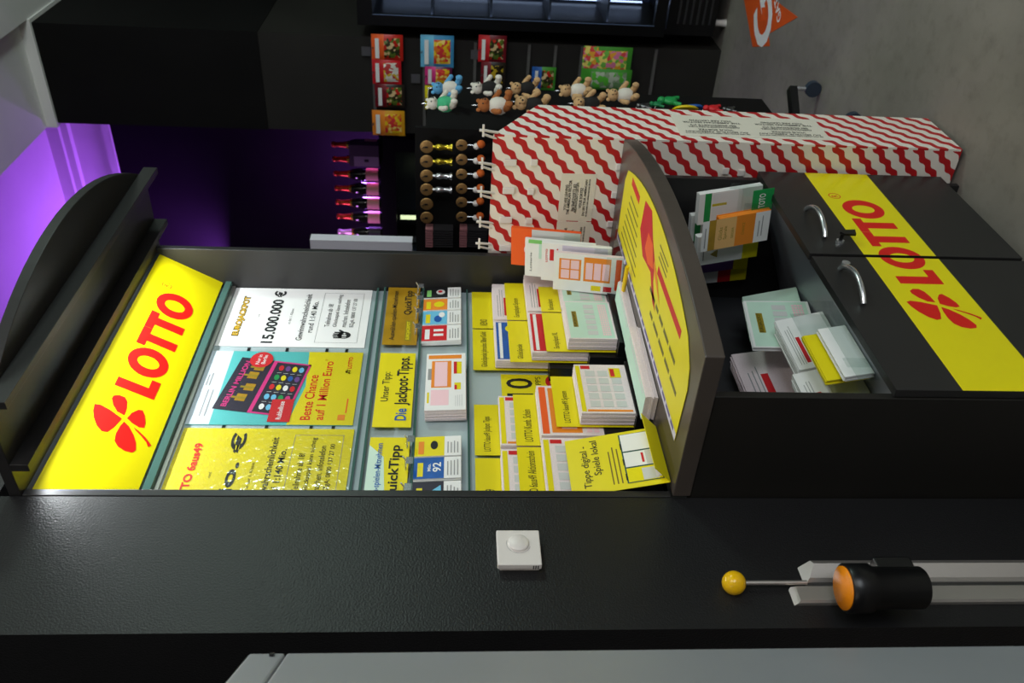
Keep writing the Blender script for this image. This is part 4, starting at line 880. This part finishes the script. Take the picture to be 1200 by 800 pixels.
c_red = mat('red bag', (196, 40, 30), .3); c_blue = mat('blue bag', (70, 150, 200), .3); c_yel = mat('orange yellow bag', (226, 160, 30), .3); c_pur = mat('dark purple bag', (96, 30, 70), .3); c_dk = mat('dark bag', (44, 36, 30), .3); c_gr = mat('bright green bag', (70, 150, 50), .3); c_mar = mat('maroon bag', (120, 24, 36), .3)
m1 = patch_material('mixed sweets', [(190, 40, 30), (90, 110, 40), (60, 50, 30), (220, 190, 140), (40, 60, 30)], 60); m2 = patch_material('bright sweets', [(240, 200, 40), (230, 120, 40), (220, 60, 60), (250, 220, 120)], 55)
m3 = patch_material('rainbow sweets', [(230, 80, 80), (240, 170, 60), (120, 190, 80), (230, 130, 170), (250, 230, 120)], 45); m4 = patch_material('dark sweets', [(50, 40, 20), (30, 26, 20), (190, 160, 40), (60, 50, 20)], 60); m5 = patch_material('pale wrapper', [(220, 215, 205), (235, 230, 220), (190, 60, 60), (220, 190, 60)], 50); m6 = patch_material('green wrapper', [(110, 150, 100), (140, 160, 130), (90, 180, 60), (180, 190, 170)], 40)
XB = BX-.045
for a in ((436, 41, 472, 70, c_red, ORANGE2, m1, 'red sweets bag at the upper right next to the fridge'), (437, 70, 470, 98, mat('crimson bag', (206, 30, 40), .3), REDP, m5, 'crimson and white sweets bag, second in the top row'), (440, 99, 474, 125, c_dk, c_mar, m1, 'dark green and red sweets bag, third in the top row'), (437, 130, 474, 158, c_yel, ORANGE, m2, 'orange yellow sweets bag at the left end of the top row'),
          (493, 42, 532, 78, c_blue, LBLUE, m2, 'pack of blue sweets bags in the second row'), (498, 78, 530, 99, c_pur, MAGENTA, m2, 'purple sweets bag below the blue pack'), (498, 101, 528, 128, c_yel, YELP, m3, 'yellow sweets bag behind the blue plush bear'),
          (560, 42, 594, 72, c_mar, REDP, m1, 'maroon sweets bag in the third row'), (563, 73, 593, 100, c_dk, c_mar, m4, 'black and yellow sweets bag behind the white plush bear'), (622, 79, 652, 105, c_gr, BLUE, m1, 'green and red sweets bag behind the tan bears')): bag(*a[:4], XB, *a[4:])
bag(681, 56, 742, 86, XB, c_gr, m3, m3, 'long rainbow coloured sweets bag in the lowest row', .3); bag(679, 82, 741, 104, XB-.045, c_gr, c_gr, m6, 'long green sweets bag below the rainbow bag', .25)
for k, (px, py) in enumerate(((428, 60), (556, 64), (486, 92))):
    p = onX(px, py, BX-.012); tag(MB().box(0, .05, 0, .05, -.001, .001).build('price_tag', mat('clear grey tag', (84, 82, 86), .3), None, side(BX-.012, p.y+.025, p.z-.03)), ['grey price tag above the red sweets bag', 'grey price tag above the maroon sweets bag', 'narrow grey price tag between the first two rows'][k], 'price tag', 'price tags on the sweets wall')
# ================================================================== DRINKS FRIDGES AND BOTTLES
FX = 4.75
fg = thing('drinks_fridge', 'black glass door drinks fridge beside the sweets wall', 'fridge', T(FX, 1.0, 0)); G_ = rel(fg, Matrix.Identity(4)); FY0, FY1 = .60, 1.42
FRM = mat('black fridge frame', (14, 14, 15), .3); FIN = mat('dark blue liner', (40, 50, 78), .3); LED = mat('cold fridge light', (190, 210, 255), .4, emit=2.2)
b = MB().box(FX+.05, 5.35, FY0, FY0+.03, .07, 2.02); b.box(FX+.05, 5.35, FY1-.03, FY1, .07, 2.02); b.box(FX+.05, 5.35, FY0+.03, FY1-.03, 1.95, 2.02); b.box(FX+.05, 5.35, FY0+.03, FY1-.03, .07, .34); b.build('cabinet_body', FRM, fg, G_)
MB().box(5.32, 5.35, FY0+.03, FY1-.03, .34, 1.95).build('liner', FIN, fg, G_)
for q, (y0, y1, z0, z1) in enumerate(((FY0, FY0+.06, .36, 2.02), (FY1-.055, FY1, .36, 2.02), (FY0+.06, FY1-.055, 1.94, 2.02), (FY0+.06, FY1-.055, .36, .42))): MB().box(FX, FX+.048, y0, y1, z0, z1).build('door_frame', FRM, fg, G_)
MB().box(FX+.02, FX+.026, FY0+.06, FY1-.055, .42, 1.94).build('door_glass', ACRYL, fg, G_)
MB().box(FX+.001, FX+.004, FY1-.058, FY1-.052, .42, 1.94).build('edge_strip', mat('silver strip', (120, 140, 180), .3, metal=.4), fg, G_)
for z in (.66, .98, 1.30, 1.62): MB().box(FX+.09, 5.3, FY0+.03, FY1-.03, z, z+.012).build('shelf', mat('wire shelf', (50, 54, 66), .4), fg, G_)
for y in (FY1-.05, FY1-.10): MB().box(5.25, 5.262, y, y+.006, .40, 1.92).build('shelf_rail', LED, fg, G_)
MB().box(FX+.06, FX+.075, FY1-.045, FY1-.033, .42, 1.92).build('light_strip', LED, fg, G_)
for k in range(6): MB().box(FX+.046, FX+.05, FY0+.06, FY1-.06, .10+.035*k, .112+.035*k).build('vent_slat', mat('grille', (44, 44, 46), .4), fg, G_)
for y in (FY0+.06, FY1-.06): MB().lathe([(.022, 0), (.018, .03), (.018, .07)], (FX+.10, y, 0), 12).build('foot', PLASTW, fg, G_)
for k, (y, z, c, nm) in enumerate(((1.27, 1.632, LBLUE, 'pale blue carton on the top fridge shelf'), (1.17, 1.312, WHITE, 'white carton on the second fridge shelf'), (1.22, .992, REDP, 'red carton on the third fridge shelf'))):
    b = MB().box(-.04, .04, -.03, .03, 0, .15); b.add([(-.04, -.03, .15), (.04, -.03, .15), (.04, .03, .15), (-.04, .03, .15), (-.04, 0, .185), (.04, 0, .185)], [(0, 1, 5, 4), (2, 3, 4, 5), (1, 2, 5), (3, 0, 4)]); b.tube([(0, -.012, .16), (0, -.03, .185)], .012, 8)
    tag(b.build('drink_carton', c, None, T(4.92, y, z+.0005)), nm, 'carton', 'cartons in the drinks fridge')
# far cooler with bottles on top
CX = 5.52
fc = thing('bottle_cooler', 'black glass door cooler carrying the row of bottles', 'fridge', T(CX, 2.9, 0)); C_ = rel(fc, Matrix.Identity(4)); CY0, CY1, CZ = 2.40, 3.25, 2.005
b = MB().box(CX+.05, 6.1, CY0, CY0+.03, 0, CZ); b.box(CX+.05, 6.1, CY1-.03, CY1, 0, CZ); b.box(CX+.05, 6.1, CY0+.03, CY1-.03, CZ-.06, CZ); b.box(CX+.05, 6.1, CY0+.03, CY1-.03, 0, .2); b.build('cabinet_body', FRM, fc, C_)
MB().box(6.07, 6.1, CY0+.03, CY1-.03, .2, CZ-.06).build('liner', FIN, fc, C_)
for y0, y1, z0, z1 in ((CY0, CY0+.09, .1, CZ-.03), (CY1-.09, CY1, .1, CZ-.03), (CY0+.09, CY1-.09, CZ-.11, CZ-.03), (CY0+.09, CY1-.09, .1, .2)): MB().box(CX, CX+.048, y0, y1, z0, z1).build('door_frame', FRM, fc, C_)
MB().box(CX+.02, CX+.026, CY0+.09, CY1-.09, .2, CZ-.11).build('door_glass', ACRYL, fc, C_)
for z in (.9, 1.25, 1.55): MB().box(CX+.09, 6.05, CY0+.03, CY1-.03, z, z+.012).build('shelf', mat('wire shelf', (50, 54, 66), .4), fc, C_)
MB().box(CX+.10, CX+.11, CY1-.22, CY1-.19, 1.2, CZ-.13).build('light_strip', mat('warm strip', (220, 230, 180), .4, emit=1.5), fc, C_)
GLB = mat('dark bottle glass', (20, 26, 16), .08); FOILR = mat('red gold foil', (170, 60, 30), .3, metal=.7); FOILS = mat('pale pink foil', (216, 190, 190), .3, metal=.5); LAB = mat('pink cream label', (226, 170, 150), .5)
def bottle(y, foil, lab, label, s=1.0):
    t = thing('sparkling_wine_bottle', label, 'bottle', T(CX+.14, y, CZ+.001) @ Matrix.Scale(s, 4), 'bottles on top of the cooler')
    MB().lathe([(.040, 0), (.043, .006), (.043, .16), (.036, .20), (.020, .235), (.016, .26)], (0, 0, 0), 20).build('glass_body', GLB, t)
    MB().lathe([(.0445, 0), (.0445, .085)], (0, 0, .02), 20).build('paper_label', lab, t); MB().lathe([(.024, 0), (.0185, .045), (.0165, .075), (.020, .082), (.020, .10), (.017, .108), (0, .108)], (0, 0, .225), 16).build('foil', foil, t)
    MB().lathe([(.032, 0), (.022, .028)], (0, 0, .207), 16).build('neck_label', BRASS, t)
ys = [onX(420, y, CX+.14).y for y in (170, 187, 204, 221, 237.5, 254, 272)]
for i, y in enumerate(ys):
    bottle(y, FOILR if i < 6 else FOILS, LAB if i < 6 else mat('dark label', (40, 44, 40), .5), ['bottle with red foil half hidden by the grey box, nearest the sweets wall', 'bottle with red foil behind the grey and white box', 'bottle with red foil just left of the box', 'bottle with red foil in the middle of the row', 'bottle with red foil, fifth from the sweets wall', 'bottle with red foil next to the pale foiled bottle', 'dark bottle with pale foil at the left end of the row'][i])
a = onX(443, 186, CX+.06); c = onX(412, 160, CX+.06)
bx = MB().box(0, .07, -(a.y-c.y), 0, 0, .20).build('gift_box', mat('dark grey carton', (62, 60, 60), .5), None, T(CX+.012, a.y+.04, CZ+.001)); tag(bx, 'dark grey and white box standing in front of the bottles', 'box')
MB().box(-.001, .0, -.075, -.002, .002, .17).build('white_face', mat('grey white carton', (150, 148, 146), .5), bx); MB().box(-.002, -.001, -.055, -.035, .07, .10).build('emblem', INK, bx)
# violet lamp in the bottle niche
vl = bpy.data.lights.new('violet_lamp', 'POINT'); vl.energy = 26; vl.color = (.44, .14, 1.0); vl.shadow_soft_size = .06
vo = bpy.data.objects.new('violet_lamp', vl); COL.objects.link(vo); vo.location = (5.86, 2.85, 2.12)
area('violet_uplight', (6.02, 3.80, 3.30), (5.9, 3.65, 4.4), .30, .30, 26, (.40, .10, 1.0))
area('violet_shelf_lamp', (5.25, 3.50, 2.45), (5.7, 2.75, 2.12), .25, .08, 3.6, (.72, .26, 1.0))
# ================================================================== DISPLAY CASE WITH WHITE TOP
a = onX(363, 281, 3.2); c = onX(483, 281, 3.2)
ds = thing('display_case', 'tall glass display case with white top panel beside the lottery cabinet', 'display case', T(3.2, 2.0, 0)); D_ = rel(ds, Matrix.Identity(4))
DX = 3.25
MB().box(3.2, DX, a.y, a.y+.45, c.z, a.z).build('top_panel', mat('white lacquer', (232, 230, 240), .4), ds, D_)
MB().box(3.2, DX, a.y, a.y+.45, 0, .9).build('base', BLACKW, ds, D_)
for y in (a.y, a.y+.44): MB().box(3.2, DX, y, y+.010, .9, c.z).build('post', PLASTB, ds, D_)
for z in (1.08, 1.26, 1.38, 1.52): MB().box(3.206, DX-.006, a.y+.010, a.y+.44, z, z+.006).build('glass_shelf', GREENEDGE, ds, D_)
MB().box(3.201, 3.203, a.y+.010, a.y+.44, .9, c.z).build('front_glass', ACRYL, ds, D_); MB().box(DX-.004, DX, a.y+.010, a.y+.44, .9, c.z).build('rear_panel', mat('pale rear panel', (120, 140, 160), .4), ds, D_)
for k, (z, cm, nm) in enumerate(((1.5265, LBLUE, 'pale blue'), (1.3865, MINT, 'mint'), (1.2665, WHITE, 'white'))):
    tag(MB().lathe([(.016, 0), (.018, .06), (.008, .075), (.008, .10), (.011, .105)], (0, 0, 0), 12).build('perfume_bottle', cm, None, T(3.225, a.y+.032, z)), '%s glass flask on a shelf of the display case' % nm, 'flask', 'flasks in the display case')
# ================================================================== FLOOR STICKER
fl = [onZ(x, y, .001) for x, y in ((868, -22), (882, 55), (902, 54), (900.5, 40), (935, 20), (897, -8))]
b = MB().prism([(p.x, p.y) for p in fl], .0004, .0016); o = b.build('floor_sticker', mat('orange vinyl', (226, 90, 30), .45)); tag(o, 'orange arrow shaped floor sticker with a white G', 'sticker')
g0 = onZ(893, 20, .002); Fm = fr((g0.x, g0.y, .0017), (onZ(882, -30, .002)-onZ(893, 46, .002)), (onZ(872, 10, .002)-onZ(902, 8, .002)))
P = Print(); gm = Fm
P.text('G', -.16, -.13, .24, WHITE, .26, .03, 1); P.poly([(-.06, -.05), (.0, .03), (.01, -.005), (.05, -.01), (-.01, -.08), (-.01, -.03)], ORANGE2, 2); P.text('GATORADE', -.18, -.20, .05, WHITE, .36, .02, 1)
P.build('lettering', P.mats, o, gm)
